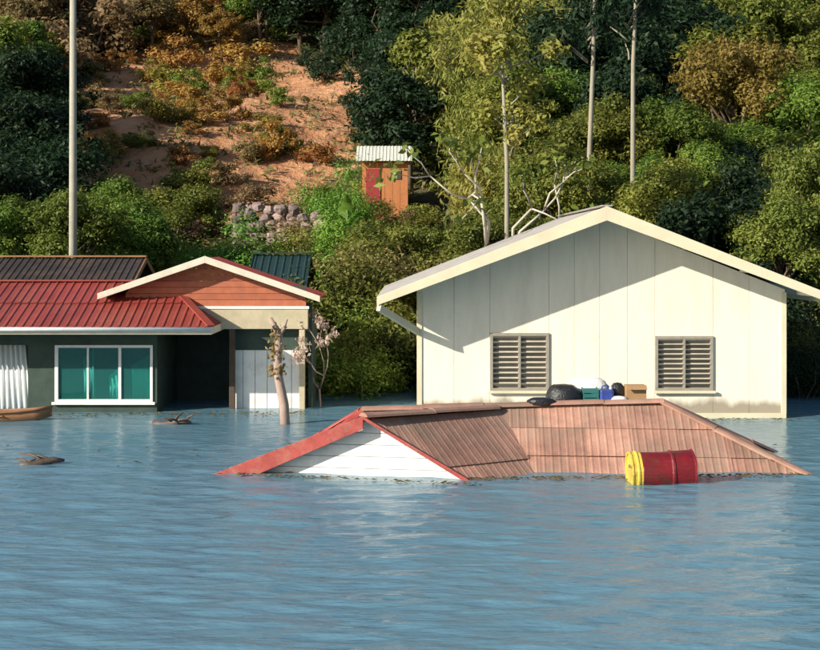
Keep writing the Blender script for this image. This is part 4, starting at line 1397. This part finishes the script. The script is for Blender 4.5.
for (px, Y, top, col, w, lab, i) in [
        (238, 64.0, 226, 'bright', 1.2, 'bright leafy shrub at the left foot of the stone wall', 0),
        (262, 65.0, 231, 'green', 1.6, 'low green shrub in front of the middle of the stone wall', 1),
        (287, 63.5, 229, 'bamboo', 1.3, 'yellow-green shrub in front of the stone wall, right of middle', 2),
        (316, 65.0, 214, 'bright', .9, 'bright shrub at the right end of the stone wall', 3),
        (272, 71.5, 199, 'tan', 2.2, 'dry shrub trailing over the top of the stone wall', 2),
        (345, 72.0, 168, 'bright', .8, 'bright upright shrub at the left side of the orange hut', 0),
        (378, 73.0, 192, 'olive', 1.3, 'olive shrub in front of the orange hut door', 1)]:
    hero('bush', i, px, Y, top, 'shrub', lab, L[col], None, w, 1.95, i * 2.1, cat='shrub')

# plants standing in the shallow water around the houses
hero('bare', 1, 318, 37.4, 282, 'pink_blossom_tree', 'crooked pinkish tree with pale blossom beside the gabled porch', L['pink'], M['pink_bark'], .62, 7.6, .9, z=-.6)
for (px, Y, top, col, w, lab, i) in [
        (352, 41.0, 318, 'green', 1.15, 'round green bush in the water between the two houses', 0),
        (337, 43.0, 262, 'olive', 1.0, 'olive bush behind the pinkish blossom tree', 1),
        (392, 43.5, 300, 'dark', 1.1, 'dark bush beside the left corner of the cream house', 2),
        (372, 45.5, 248, 'olive', .9, 'tall olive bush between the two houses, behind the others', 3),
        (400, 46.5, 228, 'tan', .8, 'tan tinged bush behind the left eave of the cream house', 1),
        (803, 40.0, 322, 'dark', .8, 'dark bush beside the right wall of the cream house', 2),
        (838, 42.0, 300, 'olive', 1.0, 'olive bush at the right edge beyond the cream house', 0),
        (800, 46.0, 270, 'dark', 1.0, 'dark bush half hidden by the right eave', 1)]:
    hero('bush', i, px, Y, top, 'waterside_bush', lab, L[col], None, w, 1.95, i * 1.3, z=-.4, cat='bush')

# slim trunk with climbing leaves, in front of the porch
def vine_trunk():
    Y = 33.6
    rg = np.random.default_rng(77)
    p = [P(287, 440, Y), P(284, 405, Y), P(277, 370, Y), P(279, 335, Y), P(270, 318, Y)]
    h = thing('vine_trunk', 'slim tree stump wrapped in climbing leaves in front of the porch', 'stump', (p[0].x, Y, 0))
    p[0].z = -.8
    mb = MB(); mb.tube(p, [.12, .11, .10, .085, .05], 9)
    mb.tube([p[3], p[3] + Vector((.12, 0, .15)), p[3] + Vector((.18, .05, .35))], [.05, .035, .015], 6)
    mb.build('trunk', M['pink_bark'], h, smooth=True)
    cent = np.array([np.array(p[2].lerp(p[3], t)) + rg.normal(size=3) * .06 for t in np.linspace(-.2, 1.2, 9)])
    me = leaf_mesh('foliage', *clump_leaves(cent, np.full(9, .19), 42, .12, rg, droop=.6))
    me.materials.append(L['tan'])
    o = bpy.data.objects.new('foliage', me); C.objects.link(o); o.parent = h
    o.matrix_parent_inverse = Matrix.Translation(-Vector(h.location))
vine_trunk()

# banana plants: each big leaf a part of its own
def blade():
    mb = MB(); n = 9
    for i in range(n + 1):
        t = i / n
        x = 1.9 * t; z = 1.0 * math.sin(t * 2.1) - .25 * t * t
        w = .26 * math.sin(math.pi * min(1, t * .93 + .07)) ** .7
        mb.v += [(x, -w, z + .05), (x, 0, z - .03), (x, w, z + .05)]
    for i in range(n):
        b = i * 3
        mb.f += [(b, b + 1, b + 4, b + 3), (b + 1, b + 2, b + 5, b + 4)]
    me = mb.mesh('leaf'); me.materials.append(L['bright'])
    me.polygons.foreach_set('use_smooth', [True] * len(me.polygons))
    a = me.attributes.new('tint', 'FLOAT', 'FACE'); a.data.foreach_set('value', [.2 + .5 * (k % 4) / 3 for k in range(len(me.polygons))])
    return me
BL = blade()
st = MB().tube([(0, 0, -.3), (0, 0, .8), (.03, 0, 1.7)], [.13, .11, .07], 9).mesh('stalk'); st.materials.append(L['green'])
for (px, Y, sc, lab) in [(334, 62, .85, 'banana plant with broad bright leaves left of the orange hut'), (345, 68, .95, 'banana plant directly below the left corner of the orange hut'),
                         (322, 55, .75, 'low banana plant behind the end of the porch roof'), (120, 52, .8, 'banana plant behind the dark brown roof, near the pole'),
                         (540, 60, .9, 'banana plant peeking over the left slope of the cream roof'), (690, 60, .95, 'banana plant peeking over the right slope of the cream roof')]:
    x = (px - 410) / FPX * Y
    h = thing('banana_plant', lab, 'plant', (x, Y, ground_z(x, Y)), 'banana plants on the slope')
    h.scale = (sc, sc, sc); h.rotation_euler.z = rs.random() * 6
    o = bpy.data.objects.new('stalk', st); C.objects.link(o); o.parent = h
    n = 8
    for i in range(n):
        o = bpy.data.objects.new('leaf', BL); C.objects.link(o); o.parent = h
        o.location = (0, 0, 1.5 + .03 * i); o.rotation_euler = (rs.uniform(-.2, .2), -.55 + rs.uniform(-.45, .55), i * 2.4)
        s = rs.uniform(.75, 1.1); o.scale = (s, s, s)

# low growth over the slope that nobody could count
def ground_cover():
    rg = np.random.default_rng(9)
    n = 5200
    yy = 45 + (rg.random(n) ** 1.2) * 115
    xx = (rg.random(n) * 2 - 1) * (.32 * yy + 3)
    cs = []; rr = []
    for x, y_ in zip(xx, yy):
        z = ground_z(x, y_)
        if z < .05: continue
        if clay_amount(x, y_) > .4 and rg.random() < .45: continue
        cs.append((x, y_, z + .12)); rr.append(rg.uniform(.35, .8) * (1 + (y_ - 45) / 110))
    c, d, nn, l, w, t = clump_leaves(np.array(cs), np.array(rr), 13, .34, rg, flat=.5)
    me = leaf_mesh('undergrowth', c, d + np.array([0, 0, .5]), nn, l * 1.3, w, t)
    me.materials.append(L['cover'])
    o = bpy.data.objects.new('undergrowth', me); C.objects.link(o)
    o['kind'] = 'stuff'; o['label'] = 'tangled low undergrowth covering the hillside between the trees'; o['category'] = 'undergrowth'
ground_cover()

# leaf litter and scum drifting against the walls and the roof
def flotsam():
    rg = np.random.default_rng(31)
    pts = []
    for (x0, y0, x1, y1, n, sp) in [(.2, 34.5, 8.7, 34.5, 260, .25), (-3.2, 26.1, 1.0, 24.95, 120, .10), (1.0, 25.5, 6.8, 26.0, 240, .14), (-9.5, 35.4, -2.5, 36.0, 220, .35), (-9, 30, 8, 31, 60, 2.5)]:
        t = rg.random(n) ** 1.3
        t = np.where(rg.random(n) < .5, t, 1 - t)
        pts.append(np.stack([x0 + (x1 - x0) * t + rg.normal(size=n) * sp, y0 + (y1 - y0) * t - abs(rg.normal(size=n)) * sp, np.full(n, .035)], 1))
    c = np.concatenate(pts); N = len(c)
    me = leaf_mesh('flotsam', c, rg.normal(size=(N, 3)) * np.array([1, 1, .05]), np.tile([0, 0, 1.0], (N, 1)) + rg.normal(size=(N, 3)) * .15, rg.uniform(.05, .16, N), rg.uniform(.03, .07, N), rg.random(N))
    me.materials.append(L['tan'])
    o = bpy.data.objects.new('flotsam', me); C.objects.link(o)
    o['kind'] = 'stuff'; o['label'] = 'dry leaves and scum drifting on the water beside the houses'; o['category'] = 'flotsam'
flotsam()
